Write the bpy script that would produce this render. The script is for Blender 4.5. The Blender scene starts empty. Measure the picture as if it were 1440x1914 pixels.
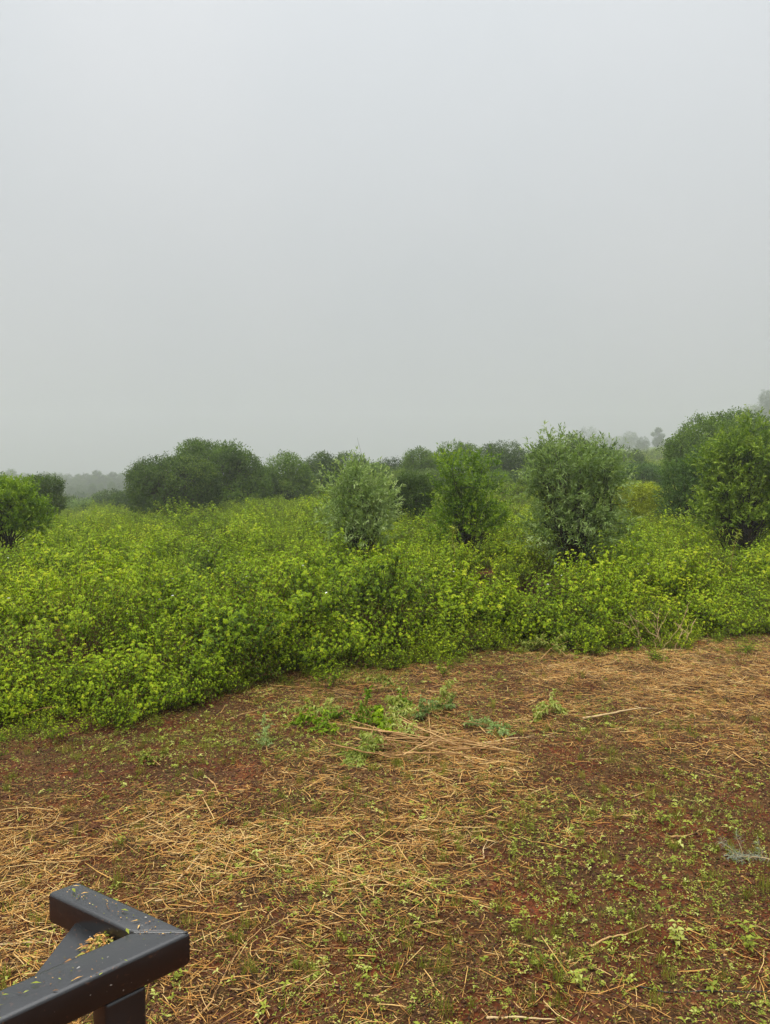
import bpy, math, random
import numpy as np
from mathutils import Vector

random.seed(7)
RNG = np.random.default_rng(11)
D = bpy.data
scene = bpy.context.scene
COL = scene.collection
F = 1435.0; CX = 720.0; CY = 957.0; CAMH = 2.4; HOR = 900.0
PITCH = math.atan((CY - HOR) / F)
cp, sp = math.cos(PITCH), math.sin(PITCH)

# ------------------------------------------------------------------ geometry of the view
def ray(px, py):
    a = (px - CX) / F; b = (CY - py) / F
    return np.array([a, cp + b * sp, -sp + b * cp])
def at(px, py, Y):
    r = ray(px, py); t = Y / r[1]
    return np.array([r[0] * t, Y, CAMH + r[2] * t])
def onz(px, py, z=0.0):
    r = ray(px, py); t = (z - CAMH) / r[2]
    return np.array([r[0] * t, r[1] * t, z])
def project(x, y, z):
    dx = x; dz = z - CAMH
    fw = y * cp - dz * sp; up = y * sp + dz * cp
    fw = np.maximum(fw, 1e-3)
    return CX + F * dx / fw, CY - F * up / fw

# ------------------------------------------------------------------ noise
_LAT = [np.random.default_rng(100 + i).random((256, 256)) for i in range(6)]
def vnoise(x, y, scale, seed=0):
    g = _LAT[seed % 6]
    X = np.asarray(x, float) / scale + 37.3 * seed + 500; Y = np.asarray(y, float) / scale + 11.7 * seed + 500
    xi = np.floor(X).astype(int); yi = np.floor(Y).astype(int)
    fx = X - xi; fy = Y - yi
    fx = fx * fx * (3 - 2 * fx); fy = fy * fy * (3 - 2 * fy)
    a = g[xi % 256, yi % 256]; b = g[(xi + 1) % 256, yi % 256]
    c = g[xi % 256, (yi + 1) % 256]; d = g[(xi + 1) % 256, (yi + 1) % 256]
    return (a * (1 - fx) + b * fx) * (1 - fy) + (c * (1 - fx) + d * fx) * fy
def fbm(x, y, scale, oct=4, seed=0):
    s = 0; a = 1; t = 0
    for i in range(oct):
        s = s + a * vnoise(x, y, scale / 2 ** i, seed + i); t += a; a *= .55
    return s / t

# ------------------------------------------------------------------ terrain
TD = np.array([0, 12, 20, 30, 42, 60, 85, 130, 220, 360, 500, 900.])
TP = np.array([-900, 0, 240, 480, 720, 960, 1200, 1440, 2300.])
TZ = np.array([
 # -900   0    240   480   720   960   1200  1440  2300
 [0,    0,    0,    0,    0,    0,    0,    0,    0],
 [0,    0,    0,    0,    0,    0,    0,    0,    0],
 [-.1, -.05,  0,    0,    .05,  .05,  .05,  .05,  .1],
 [-.3, -.15, -.05,  .05,  .2,   .3,   .3,   .2,   .4],
 [-.8, -.4,  -.2,   .25,  .5,   .8,   1.0,  .7,   1.2],
 [-1.5,-1.0, -.7,   .4,   .8,   1.4,  2.0,  2.0,  3.0],
 [-3,  -2.4, -2.0,  -.2,  .8,   2.0,  3.2,  4.0,  5.0],
 [-5,  -4.4, -4.0, -2.2,  0,    2.6,  5.8,  7.5,  10],
 [-6,  -5.0, -4.6, -3.5, -2,    3.5,  9.0,  14,   18],
 [-4,  -3.6, -3.4, -3,   -2,    8,    17,   26,   34],
 [0,    0,    0,    0,    2,    10,   24,   40,   50],
 [0,    0,    0,    0,    2,    10,   24,   40,   50]], float)
def ground_base(x, y):
    x = np.asarray(x, float); y = np.asarray(y, float)
    d = np.clip(np.hypot(x * .5, np.maximum(y, 0)), 0, 899.9)
    p = np.clip(CX + F * x / np.maximum(y, 6.0), -899, 2299)
    i = np.clip(np.searchsorted(TD, d, side='right') - 1, 0, len(TD) - 2)
    j = np.clip(np.searchsorted(TP, p, side='right') - 1, 0, len(TP) - 2)
    u = (d - TD[i]) / (TD[i + 1] - TD[i]); v = (p - TP[j]) / (TP[j + 1] - TP[j])
    v = v * v * (3 - 2 * v)
    z = (TZ[i, j] * (1 - v) + TZ[i, j + 1] * v) * (1 - u) + (TZ[i + 1, j] * (1 - v) + TZ[i + 1, j + 1] * v) * u
    return z + (fbm(x, y, 14, 3, 2) - .5) * .35 * np.clip((d - 10) / 20, 0, 1)
def gz(x, y):
    x = np.asarray(x, float); y = np.asarray(y, float)
    near = np.clip(1 - (np.hypot(x, y) - 16) / 10, 0, 1)
    m = (fbm(x, y, 1.1, 3, 1) - .5) * .10 + (fbm(x, y, .18, 3, 3) - .5) * .055
    return ground_base(x, y) + m * near

# edge between the cleared strip and the thicket (photo px, row)
EDGE = [(-500, 1400), (0, 1352), (120, 1335), (260, 1332), (400, 1292), (520, 1250), (660, 1240), (830, 1222),
        (930, 1195), (1060, 1212), (1180, 1200), (1300, 1188), (1440, 1172), (2000, 1140)]
_ew = np.array([onz(a, b)[:2] for a, b in EDGE]); _ew = _ew[np.argsort(_ew[:, 0])]
def edge_y(x):
    return np.interp(x, _ew[:, 0], _ew[:, 1])

# ------------------------------------------------------------------ mesh helpers
def mk_mesh(name, V, faces, mats, attrs=None, smooth=False, mat_idx=None):
    """faces: list of int arrays (n,k)"""
    me = D.meshes.new(name)
    V = np.asarray(V, np.float32)
    me.vertices.add(len(V)); me.vertices.foreach_set('co', V.ravel())
    nl = sum(f.size for f in faces); nf = sum(len(f) for f in faces)
    me.loops.add(nl); me.polygons.add(nf)
    me.loops.foreach_set('vertex_index', np.concatenate([f.ravel() for f in faces]).astype(np.int32))
    tot = np.concatenate([np.full(len(f), f.shape[1]) for f in faces]).astype(np.int32)
    start = np.concatenate([[0], np.cumsum(tot)[:-1]]).astype(np.int32)
    me.polygons.foreach_set('loop_start', start)
    me.polygons.foreach_set('loop_total', tot)
    for m in mats: me.materials.append(m)
    if mat_idx is not None: me.polygons.foreach_set('material_index', np.asarray(mat_idx, np.int32))
    if smooth: me.polygons.foreach_set('use_smooth', np.ones(nf, bool))
    me.update(calc_edges=True)
    if attrs:
        for k, a in attrs.items():
            at_ = me.attributes.new(k, 'FLOAT', 'POINT'); at_.data.foreach_set('value', np.asarray(a, np.float32))
    me.validate()
    return me
class MB:
    def __init__(s): s.V = []; s.F = {}; s.T = []; s.n = 0; s.M = {}
    def add(s, V, F, tint=0.5, mat=0):
        V = np.asarray(V, float); F = np.asarray(F, int)
        s.V.append(V); s.F.setdefault((F.shape[1], mat), []).append(F + s.n)
        s.T.append(np.broadcast_to(np.asarray(tint, float), (len(V),)).copy()); s.n += len(V)
    def mesh(s, name, mats, smooth=False):
        fs = []; mi = []
        for (k, m), l in s.F.items():
            f = np.concatenate(l); fs.append(f); mi.append(np.full(len(f), m))
        return mk_mesh(name, np.concatenate(s.V), fs, mats, {'tint': np.concatenate(s.T)}, smooth, np.concatenate(mi))
    def build(s, name, mats, parent=None, smooth=False, loc=None):
        if not isinstance(mats, (list, tuple)): mats = [mats]
        if loc is not None: s.V = [v - np.asarray(loc) for v in s.V]
        o = D.objects.new(name, s.mesh(name, mats, smooth)); COL.objects.link(o)
        if parent is not None: o.parent = parent
        elif loc is not None: o.location = loc
        return o
def tag(o, label=None, cat=None, group=None, kind=None):
    if label: o['label'] = label
    if cat: o['category'] = cat
    if group: o['group'] = group
    if kind: o['kind'] = kind
    return o
def empty(name, loc, label, cat, group=None):
    o = D.objects.new(name, None); COL.objects.link(o); o.location = loc; o.empty_display_size = .2
    return tag(o, label, cat, group)
def norm(v): return v / np.maximum(np.linalg.norm(v, axis=-1, keepdims=True), 1e-9)

def leaves(mb, P, Dv, N, L, W, tint, detail=True, fold=.25, droop=.25, mat=0):
    """a leaf of length L from each P along Dv, N is the upper side"""
    n = len(P)
    if n == 0: return
    L = np.broadcast_to(L, (n,))[:, None]; W = np.broadcast_to(W, (n,))[:, None]
    Dv = norm(Dv); S = norm(np.cross(Dv, N)); N = np.cross(S, Dv)
    mid = P + Dv * L * .45 + N * L * .03
    tip = P + Dv * L * (1 - .3 * droop) - N * L * droop
    l = mid + S * W * .5 + N * W * fold; r = mid - S * W * .5 + N * W * fold
    if detail:
        V = np.stack([P, l, mid, r, tip], 1).reshape(-1, 3)
        b = np.arange(n)[:, None] * 5
        Fc = np.concatenate([b + [0, 2, 1], b + [0, 3, 2], b + [1, 2, 4], b + [2, 3, 4]], 0)
        k = 5
    else:
        V = np.stack([P, l, r, tip], 1).reshape(-1, 3)
        b = np.arange(n)[:, None] * 4
        Fc = np.concatenate([b + [0, 2, 1], b + [1, 2, 3]], 0)
        k = 4
    mb.add(V, Fc, np.repeat(np.broadcast_to(tint, (n,)), k), mat)

def tube(mb, pts, rad, sides=5, tint=.5, mat=0, cap=False):
    pts = np.asarray(pts, float); n = len(pts)
    rad = np.broadcast_to(rad, (n,))
    T = norm(np.gradient(pts, axis=0))
    ref = np.array([0, 0, 1.]) if abs(T[0, 2]) < .8 else np.array([1., 0, 0])
    A = norm(np.cross(T, ref)); B = np.cross(T, A)
    ang = np.arange(sides) * 2 * math.pi / sides
    V = pts[:, None] + rad[:, None, None] * (A[:, None] * np.cos(ang)[None, :, None] + B[:, None] * np.sin(ang)[None, :, None])
    i = np.arange(n - 1)[:, None] * sides; j = np.arange(sides)[None, :]; j2 = (j + 1) % sides
    Fq = np.stack([i + j, i + j2, i + sides + j2, i + sides + j], -1).reshape(-1, 4)
    mb.add(V.reshape(-1, 3), Fq, tint, mat)
    if cap:
        base = mb.n - n * sides
        for o in (0, (n - 1) * sides):
            q = np.arange(sides)
            mb.F.setdefault((sides, mat), []).append((base + o + (q if o else q[::-1]))[None, :])
def wander(p0, p1, n, amp, rng=RNG):
    t = np.linspace(0, 1, n)[:, None]
    L = np.linalg.norm(np.asarray(p1) - p0)
    off = rng.normal(0, amp * L, (n, 3)) * np.sin(t * math.pi)
    return np.asarray(p0) * (1 - t) + np.asarray(p1) * t + off

# ------------------------------------------------------------------ materials
def newmat(name):
    m = D.materials.new(name); m.use_nodes = True; nt = m.node_tree; nt.nodes.clear(); return m, nt
def N_(nt, t, **k):
    n = nt.nodes.new(t)
    for a, b in k.items(): setattr(n, a, b)
    return n
def ramp(nt, fac, stops, interp='LINEAR'):
    r = N_(nt, 'ShaderNodeValToRGB'); cr = r.color_ramp; cr.interpolation = interp
    while len(cr.elements) < len(stops): cr.elements.new(.5)
    for e, (p, c) in zip(cr.elements, stops): e.position = p; e.color = (*c, 1)
    nt.links.new(fac, r.inputs[0]); return r.outputs[0]
def noise(nt, vec, scale, detail=4, rough=.6):
    n = N_(nt, 'ShaderNodeTexNoise'); n.inputs['Scale'].default_value = scale
    n.inputs['Detail'].default_value = detail; n.inputs['Roughness'].default_value = rough
    if vec is not None: nt.links.new(vec, n.inputs['Vector'])
    return n.outputs['Fac']
def mixc(nt, fac, a, b, mode='MIX'):
    m = N_(nt, 'ShaderNodeMix'); m.data_type = 'RGBA'; m.blend_type = mode
    for s, v in ((0, fac), (6, a), (7, b)):
        if isinstance(v, (float, int)): m.inputs[s].default_value = v
        elif isinstance(v, tuple): m.inputs[s].default_value = (*v, 1)
        else: nt.links.new(v, m.inputs[s])
    return m.outputs[2]
def leaf_mat(name, stops, trans=.32, tcol=(1.2, 1.3, .45), rough=.55, spec=.16, patch=3.0, world=True):
    m, nt = newmat(name)
    out = N_(nt, 'ShaderNodeOutputMaterial'); a = N_(nt, 'ShaderNodeAttribute', attribute_name='tint')
    geo = N_(nt, 'ShaderNodeNewGeometry')
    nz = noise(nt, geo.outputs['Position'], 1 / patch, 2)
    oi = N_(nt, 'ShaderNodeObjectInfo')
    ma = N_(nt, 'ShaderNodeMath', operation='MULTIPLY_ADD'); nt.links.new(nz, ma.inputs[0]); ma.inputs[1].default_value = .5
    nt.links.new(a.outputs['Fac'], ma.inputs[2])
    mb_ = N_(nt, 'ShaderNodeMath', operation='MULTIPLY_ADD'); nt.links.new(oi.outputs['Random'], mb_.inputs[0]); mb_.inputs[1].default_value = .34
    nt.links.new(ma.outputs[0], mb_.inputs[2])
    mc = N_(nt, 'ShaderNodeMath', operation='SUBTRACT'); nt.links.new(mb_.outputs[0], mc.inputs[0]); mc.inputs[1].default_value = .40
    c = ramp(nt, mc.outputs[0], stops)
    bs = N_(nt, 'ShaderNodeBsdfPrincipled'); nt.links.new(c, bs.inputs['Base Color'])
    bs.inputs['Roughness'].default_value = rough; bs.inputs['Specular IOR Level'].default_value = spec
    tr = N_(nt, 'ShaderNodeBsdfTranslucent'); nt.links.new(mixc(nt, 1.0, c, tcol, 'MULTIPLY'), tr.inputs['Color'])
    mx = N_(nt, 'ShaderNodeMixShader'); mx.inputs[0].default_value = trans
    nt.links.new(bs.outputs[0], mx.inputs[1]); nt.links.new(tr.outputs[0], mx.inputs[2]); nt.links.new(mx.outputs[0], out.inputs[0])
    return m
def plain_mat(name, stops, rough=.8, spec=.2, nscale=25, amount=.5, bump=0.0):
    m, nt = newmat(name)
    out = N_(nt, 'ShaderNodeOutputMaterial'); a = N_(nt, 'ShaderNodeAttribute', attribute_name='tint')
    geo = N_(nt, 'ShaderNodeNewGeometry'); nz = noise(nt, geo.outputs['Position'], nscale, 4)
    ma = N_(nt, 'ShaderNodeMath', operation='MULTIPLY_ADD'); nt.links.new(nz, ma.inputs[0]); ma.inputs[1].default_value = amount
    nt.links.new(a.outputs['Fac'], ma.inputs[2])
    mc = N_(nt, 'ShaderNodeMath', operation='SUBTRACT'); nt.links.new(ma.outputs[0], mc.inputs[0]); mc.inputs[1].default_value = amount * .5
    c = ramp(nt, mc.outputs[0], stops)
    bs = N_(nt, 'ShaderNodeBsdfPrincipled'); nt.links.new(c, bs.inputs['Base Color'])
    bs.inputs['Roughness'].default_value = rough; bs.inputs['Specular IOR Level'].default_value = spec
    if bump:
        b = N_(nt, 'ShaderNodeBump'); b.inputs['Strength'].default_value = bump; b.inputs['Distance'].default_value = .004
        nt.links.new(nz, b.inputs['Height']); nt.links.new(b.outputs[0], bs.inputs['Normal'])
    nt.links.new(bs.outputs[0], out.inputs[0]); return m

M = {}
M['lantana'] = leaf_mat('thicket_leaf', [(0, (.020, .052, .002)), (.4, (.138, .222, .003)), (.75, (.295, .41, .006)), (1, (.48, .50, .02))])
M['willow'] = leaf_mat('grey_green_leaf', [(0, (.07, .12, .033)), (.5, (.205, .295, .08)), (1, (.42, .50, .22))], patch=1.2)
M['leafy'] = leaf_mat('deep_green_leaf', [(0, (.036, .075, .005)), (.5, (.115, .195, .012)), (1, (.28, .37, .04))], patch=1.0)
M['fresh'] = leaf_mat('fresh_green_leaf', [(0, (.035, .08, .005)), (.5, (.12, .215, .008)), (1, (.30, .41, .02))], patch=1.0)
M['dark'] = leaf_mat('dark_green_leaf', [(0, (.018, .040, .003)), (.5, (.062, .112, .008)), (1, (.18, .25, .022))], patch=1.5, trans=.25)
M['blue'] = leaf_mat('bluish_green_leaf', [(0, (.034, .075, .014)), (.5, (.09, .165, .032)), (1, (.20, .29, .065))], patch=1.5, trans=.25)
M['yellow'] = leaf_mat('yellow_green_leaf', [(0, (.14, .17, .006)), (.5, (.32, .37, .01)), (1, (.50, .48, .03))])
M['wilt'] = leaf_mat('wilted_leaf', [(0, (.13, .16, .03)), (.5, (.30, .35, .06)), (1, (.52, .55, .19))], rough=.45)
M['weed'] = leaf_mat('weed_leaf', [(0, (.045, .06, .008)), (.4, (.15, .185, .02)), (.75, (.33, .37, .045)), (1, (.52, .54, .16))], patch=.5)
M['grass'] = leaf_mat('grass_blade', [(0, (.07, .08, .012)), (.5, (.17, .19, .022)), (1, (.36, .33, .07))], patch=.5)
M['flower'] = plain_mat('white_flower', [(0, (.75, .72, .68)), (1, (.85, .84, .8))])
M['stem'] = plain_mat('shrub_stem', [(0, (.035, .018, .009)), (.5, (.11, .06, .025)), (1, (.26, .17, .08))])
M['bark'] = plain_mat('dark_bark', [(0, (.012, .009, .006)), (1, (.06, .042, .028))], nscale=18)
M['straw'] = plain_mat('dry_straw', [(0, (.035, .016, .006)), (.3, (.15, .065, .016)), (.6, (.45, .205, .038)), (.85, (.64, .36, .09)), (1, (.70, .48, .19))], rough=.55, spec=.4, nscale=18, amount=.3)
M['chip'] = plain_mat('plant_bits', [(0, (.014, .007, .004)), (.4, (.065, .030, .011)), (.7, (.20, .105, .03)), (1, (.45, .28, .10))], rough=.7, nscale=8, amount=.3)
M['stick'] = plain_mat('dry_stick', [(0, (.14, .07, .025)), (.5, (.36, .20, .075)), (1, (.60, .40, .17))], nscale=35, rough=.65)
M['palestick'] = plain_mat('pale_stick', [(0, (.34, .22, .10)), (1, (.62, .46, .24))], nscale=35, rough=.65)
M['clod'] = plain_mat('soil_clod', [(0, (.04, .015, .009)), (1, (.15, .055, .03))], nscale=30, rough=.9)
M['feather'] = plain_mat('grey_feathery', [(0, (.15, .18, .12)), (1, (.34, .38, .29))])
M['cable'] = plain_mat('black_rubber', [(0, (.008, .008, .008)), (1, (.02, .02, .02))], rough=.4, spec=.5)

def soil_mat():
    m, nt = newmat('red_soil'); out = N_(nt, 'ShaderNodeOutputMaterial')
    geo = N_(nt, 'ShaderNodeNewGeometry'); P = geo.outputs['Position']
    big = noise(nt, P, 1.3, 5); mid = noise(nt, P, 9, 5, .7); fine = noise(nt, P, 70, 4, .7)
    a = ramp(nt, big, [(.3, (.055, .018, .008)), (.5, (.13, .038, .015)), (.7, (.23, .066, .027))])
    b = ramp(nt, mid, [(.3, (.35, .33, .3)), (.55, (.9, .9, .9)), (.75, (1.25, 1.2, 1.15))])
    c = mixc(nt, 1.0, a, b, 'MULTIPLY')
    d = ramp(nt, fine, [(.32, (.3, .3, .3)), (.5, (.95, .95, .95)), (.7, (1.3, 1.2, 1.1))])
    c = mixc(nt, .8, c, d, 'MULTIPLY')
    # damp leaf mould under the vegetation and a thin mossy film
    g = noise(nt, P, 2.2, 6, .7); gm = ramp(nt, g, [(.42, (0, 0, 0)), (.58, (1, 1, 1))])
    fm = N_(nt, 'ShaderNodeMath', operation='MULTIPLY'); nt.links.new(gm, fm.inputs[0]); fm.inputs[1].default_value = .7
    c = mixc(nt, fm.outputs[0], c, (.065, .045, .018))
    # turf green further away (beyond the clearing)
    s = N_(nt, 'ShaderNodeSeparateXYZ'); nt.links.new(P, s.inputs[0])
    r = N_(nt, 'ShaderNodeMapRange'); nt.links.new(s.outputs['Y'], r.inputs[0]); r.inputs[1].default_value = 22; r.inputs[2].default_value = 45
    fgr = ramp(nt, noise(nt, P, .6, 5), [(.3, (.05, .07, .015)), (.7, (.12, .15, .03))])
    c = mixc(nt, r.outputs[0], c, fgr)
    bs = N_(nt, 'ShaderNodeBsdfPrincipled'); nt.links.new(c, bs.inputs['Base Color'])
    bs.inputs['Roughness'].default_value = .95; bs.inputs['Specular IOR Level'].default_value = .08
    bu = N_(nt, 'ShaderNodeBump'); bu.inputs['Strength'].default_value = .9; bu.inputs['Distance'].default_value = .02; nt.links.new(mid, bu.inputs['Height'])
    b2 = N_(nt, 'ShaderNodeBump'); b2.inputs['Strength'].default_value = .8; b2.inputs['Distance'].default_value = .006; nt.links.new(fine, b2.inputs['Height'])
    nt.links.new(bu.outputs[0], b2.inputs['Normal']); nt.links.new(b2.outputs[0], bs.inputs['Normal'])
    nt.links.new(bs.outputs[0], out.inputs[0]); return m
M['soil'] = soil_mat()

# ------------------------------------------------------------------ ground sheet
def axis(lo, hi, step, far, n):
    a = np.arange(lo, hi, step); g = np.geomspace(step, far, n).cumsum(); g = g / g[-1] * far
    return a, g
ax, g = axis(-8, 8, .045, 690, 75)
X = np.concatenate([ax[0] - g[::-1], ax, ax[-1] + g])
ay, _ = axis(2, 15, .045, 0.1, 2); gy = np.geomspace(.1, 30, 90).cumsum(); gy = gy / gy[-1] * 690; gb = np.geomspace(.1, 10, 20).cumsum(); gb = gb / gb[-1] * 60
Y = np.concatenate([ay[0] - gb[::-1], ay, ay[-1] + gy])
XX, YY = np.meshgrid(X, Y, indexing='ij')
V = np.stack([XX, YY, gz(XX, YY)], -1).reshape(-1, 3)
nx, ny = len(X), len(Y)
i = np.arange(nx - 1)[:, None] * ny; j = np.arange(ny - 1)[None, :]
Fq = np.stack([i + j, i + ny + j, i + ny + j + 1, i + j + 1], -1).reshape(-1, 4)
go = D.objects.new('ground', mk_mesh('ground', V, [Fq], [M['soil']], smooth=True)); COL.objects.link(go); tag(go, kind='structure', label='bare reddish brown soil running back into green scrubland')

# ------------------------------------------------------------------ shrub prototypes for the thicket
def rot_about(v, k, ang):
    c, s = np.cos(ang)[..., None], np.sin(ang)[..., None]
    return v * c + np.cross(k, v) * s + k * (np.sum(k * v, -1, keepdims=True)) * (1 - c)
def shrub_proto(seed, H=1.25, R=.8, nst=34, dens=1.15, lf=.048, flowers=0, dry=0.0, detail=True):
    r = np.random.default_rng(seed); mb = MB(); P = []; Dv = []; Nn = []; T = []; Ls = []
    def shoot_leaves(pts, tot, start):
        n = max(2, int(tot / (.042 / dens)))
        t = np.linspace(start, 1, n); seg = t * (len(pts) - 1); k = np.minimum(seg.astype(int), len(pts) - 2); f = (seg - k)[:, None]
        pp = pts[k] * (1 - f) + pts[k + 1] * f; tt = norm(pts[k + 1] - pts[k])
        side = norm(np.cross(tt, r.normal(0, 1, 3)[None] + 1e-3)); up = np.cross(side, tt)
        for s in (1, -1):
            alt = (np.arange(n) % 2)[:, None]
            sd = (side * (1 - alt) + up * alt) * s
            keep = r.random(n) > dry
            d = norm(sd * .9 + tt * .45 + np.array([0, 0, -.50]) + r.normal(0, .25, (n, 3)))
            P.append(pp[keep]); Dv.append(d[keep]); nn = norm(np.array([0, 0, 1.]) + tt * .5 + r.normal(0, .3, (n, 3))); Nn.append(nn[keep])
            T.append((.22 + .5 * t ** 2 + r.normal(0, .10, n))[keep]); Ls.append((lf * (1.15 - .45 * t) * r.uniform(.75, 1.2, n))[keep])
        # tip rosette
        if r.random() > dry:
            m = 6; an = np.arange(m) * 2 * math.pi / m + r.random() * 6
            tp = pts[-1]; td = norm(pts[-1] - pts[-2])
            sx = norm(np.cross(td, [0.3, .2, 1])); sy = np.cross(td, sx)
            d = sx[None] * np.cos(an)[:, None] + sy[None] * np.sin(an)[:, None] + td * .45 + np.array([0, 0, -.5])
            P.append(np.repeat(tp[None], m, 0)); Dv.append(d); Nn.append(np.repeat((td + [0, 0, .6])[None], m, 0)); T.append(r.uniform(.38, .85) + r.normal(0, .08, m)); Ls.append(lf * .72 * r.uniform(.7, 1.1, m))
    tips = []
    for s in range(nst):
        az = r.random() * 2 * math.pi; lean = math.sqrt(r.random()) ; rr = R * lean * r.uniform(.75, 1.1)
        h = H * math.sqrt(max(.12, 1 - .75 * lean ** 2)) * (r.uniform(.62, 1.05) if r.random() < .88 else r.uniform(1.08, 1.25))
        b = np.array([math.cos(az), math.sin(az), 0]) * r.uniform(.02, .22)
        tip = np.array([math.cos(az) * rr, math.sin(az) * rr, h])
        n = 9; t = np.linspace(0, 1, n)[:, None]
        ctrl = b * .5 + tip * .5 + np.array([math.cos(az), math.sin(az), 0]) * .12 * -1 + np.array([0, 0, h * .22])
        pts = (1 - t) ** 2 * b + 2 * t * (1 - t) * ctrl + t * t * tip + r.normal(0, .012, (n, 3))
        tube(mb, pts, np.linspace(.008, .0022, n), 4, .3 + .4 * r.random(), 1)
        shoot_leaves(pts, h * .5, .52); tips.append(pts[-1])
        for q in range(r.integers(6, 11)):
            k = r.integers(4, n - 1); p0 = pts[k]; tt = norm(pts[k] - pts[k - 1])
            out = norm(np.array([p0[0], p0[1], 0]) + 1e-3); d = norm(tt * .5 + out * r.uniform(0, .7) + r.normal(0, .55, 3) + [0, 0, .35])
            L = r.uniform(.14, .36); m = 4; u = np.linspace(0, 1, m)[:, None]
            sp_ = p0 + d * L * u + np.array([0, 0, .08]) * L * u * u * 3
            tube(mb, sp_, np.linspace(.0035, .0015, m), 3, .5, 1); shoot_leaves(sp_, L, .15); tips.append(sp_[-1])
    P = np.concatenate(P); Dv = np.concatenate(Dv); Nn = np.concatenate(Nn); T = np.concatenate(T); Ls = np.concatenate(Ls)
    ok = P[:, 2] > .05
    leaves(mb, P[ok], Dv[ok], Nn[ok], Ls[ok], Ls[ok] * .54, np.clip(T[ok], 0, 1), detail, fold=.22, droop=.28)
    tips = np.array(tips)
    for q in r.choice(len(tips), min(flowers, len(tips)), replace=False):
        tp = tips[q]; m = 9; an = r.random(m) * 6.28
        d = np.stack([np.cos(an), np.sin(an), r.uniform(.0, .5, m)], 1)
        leaves(mb, np.repeat((tp + [0, 0, .015])[None], m, 0), d, np.repeat([[0, 0, 1.]], m, 0), .017, .013, .5, False, mat=2)
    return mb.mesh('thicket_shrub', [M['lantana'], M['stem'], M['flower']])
pc = D.collections.new('shrub_kinds')
specs = [dict(seed=1, lf=.058, dens=1.0), dict(seed=2, H=1.1, R=.9, nst=32, lf=.042), dict(seed=3, H=1.45, R=.7, nst=24, flowers=3, lf=.052), dict(seed=4, H=1.2, R=.85, nst=30, dens=1.0, lf=.064),
         dict(seed=5, H=1.0, R=.7, nst=22, dens=.8, dry=.15, flowers=2), dict(seed=6, H=.95, R=.75, nst=26, dry=.72), dict(seed=7, H=.55, R=.5, nst=14, dens=.8), dict(seed=8, H=.3, R=.35, nst=8, dens=.8, lf=.04), dict(seed=9, H=.55, R=.75, nst=7, dens=.9)]
for k, s in enumerate(specs):
    o = D.objects.new('shrub_kind_%d' % k, shrub_proto(**s)); pc.objects.link(o)

pts = []   # x, y, scale, rotz, idx
def scatter(y0, y1, sp_, margin, sc, jit=.45):
    x1 = .56 * y1 + margin
    for y in np.arange(y0, y1, sp_):
        xm = .56 * y + margin
        for x in np.arange(-xm, xm, sp_):
            xx = x + RNG.uniform(-jit, jit) * sp_; yy = y + RNG.uniform(-jit, jit) * sp_
            pts.append([xx, yy, sc * RNG.uniform(.82, 1.18), 0, 0])
scatter(6, 16, .76, 3.5, 1.1); scatter(16, 30, .86, 3, 1.08); scatter(30, 52, .95, 2, .84); scatter(52, 85, 1.3, 2, .95); scatter(85, 140, 2.0, 2, 1.3); scatter(140, 250, 4.5, 4, 2.4)
pts = np.array(pts)
e = edge_y(pts[:, 0]) + (fbm(pts[:, 0], pts[:, 1] * 0, 1.1, 3, 4) - .5) * 2.8 + .1
dd = pts[:, 1] - e
pts = pts[dd > .32]; dd = dd[dd > .32]
n = len(pts)
hole = np.ones(n, bool)
for (px, py, rad) in [(880, 1200, .6), (882, 1165, .75), (900, 1128, .75), (1235, 1195, .42), (1120, 1200, .3), (60, 1330, .0)]:
    c = onz(px, py, .1); hole &= np.hypot(pts[:, 0] - c[0], pts[:, 1] - c[1]) > rad
hole &= ~((vnoise(pts[:, 0], pts[:, 1], 1.5, 3) < .17) & (pts[:, 1] < 34) & (dd > .5))
pts = pts[hole]; dd = dd[hole]; n = len(pts)
kp_ = np.ones(n, bool)
hv = np.clip((fbm(pts[:, 0], pts[:, 1], 1.9, 3, 0) - .5) * 1.8 + .5, 0, 1)
for (bx_, by_) in [(672, 15.5), (862, 17.5), (1075, 15.5), (1392, 19), (30, 18), (768, 24)]:
    hv *= np.where(np.hypot(pts[:, 0] - (bx_ - CX) / F * by_, pts[:, 1] - by_) < .38, .1, 1)
idx = RNG.choice([0, 1, 2, 3, 4], n)
dryn = vnoise(pts[:, 0], pts[:, 1], 2.2, 5)
idx = np.where((RNG.random(n) < .04) | ((dryn > .80) & (RNG.random(n) < .6)), 5, idx)
idx = np.where((dd < .75) & (RNG.random(n) < .30), 6, idx)
mc = []
for (ya, yb, st_) in ((6, 20, 1.75), (20, 40, 2.3), (40, 90, 3.4)):
    for yy in np.arange(ya, yb, st_ * .9):
        for xx in np.arange(-.6 * yy - 4, .6 * yy + 4, st_): mc.append((xx + RNG.uniform(-.42, .42) * st_, yy + RNG.uniform(-.42, .42) * st_, st_ * RNG.uniform(.55, .85), RNG.uniform(.8, 1.2)))
mc = np.array(mc); md = np.full(n, 9.0); mh = np.ones(n); dirm = np.zeros((n, 2))
for k0 in range(0, n, 500):
    q = pts[k0:k0 + 500]; dx = q[:, None, 0] - mc[None, :, 0]; dy = q[:, None, 1] - mc[None, :, 1]
    dr = np.hypot(dx, dy) / mc[None, :, 2]; kk = dr.argmin(1); md[k0:k0 + 500] = dr.min(1); mh[k0:k0 + 500] = mc[kk, 3]
    ii = np.arange(len(q)); dirm[k0:k0 + 500] = np.stack([dx[ii, kk], dy[ii, kk]], 1) / mc[kk, 2][:, None]
md = np.clip(md, 0, 1); env = .27 + .92 * (1 - md ** 2) ** .7 * mh
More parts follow.
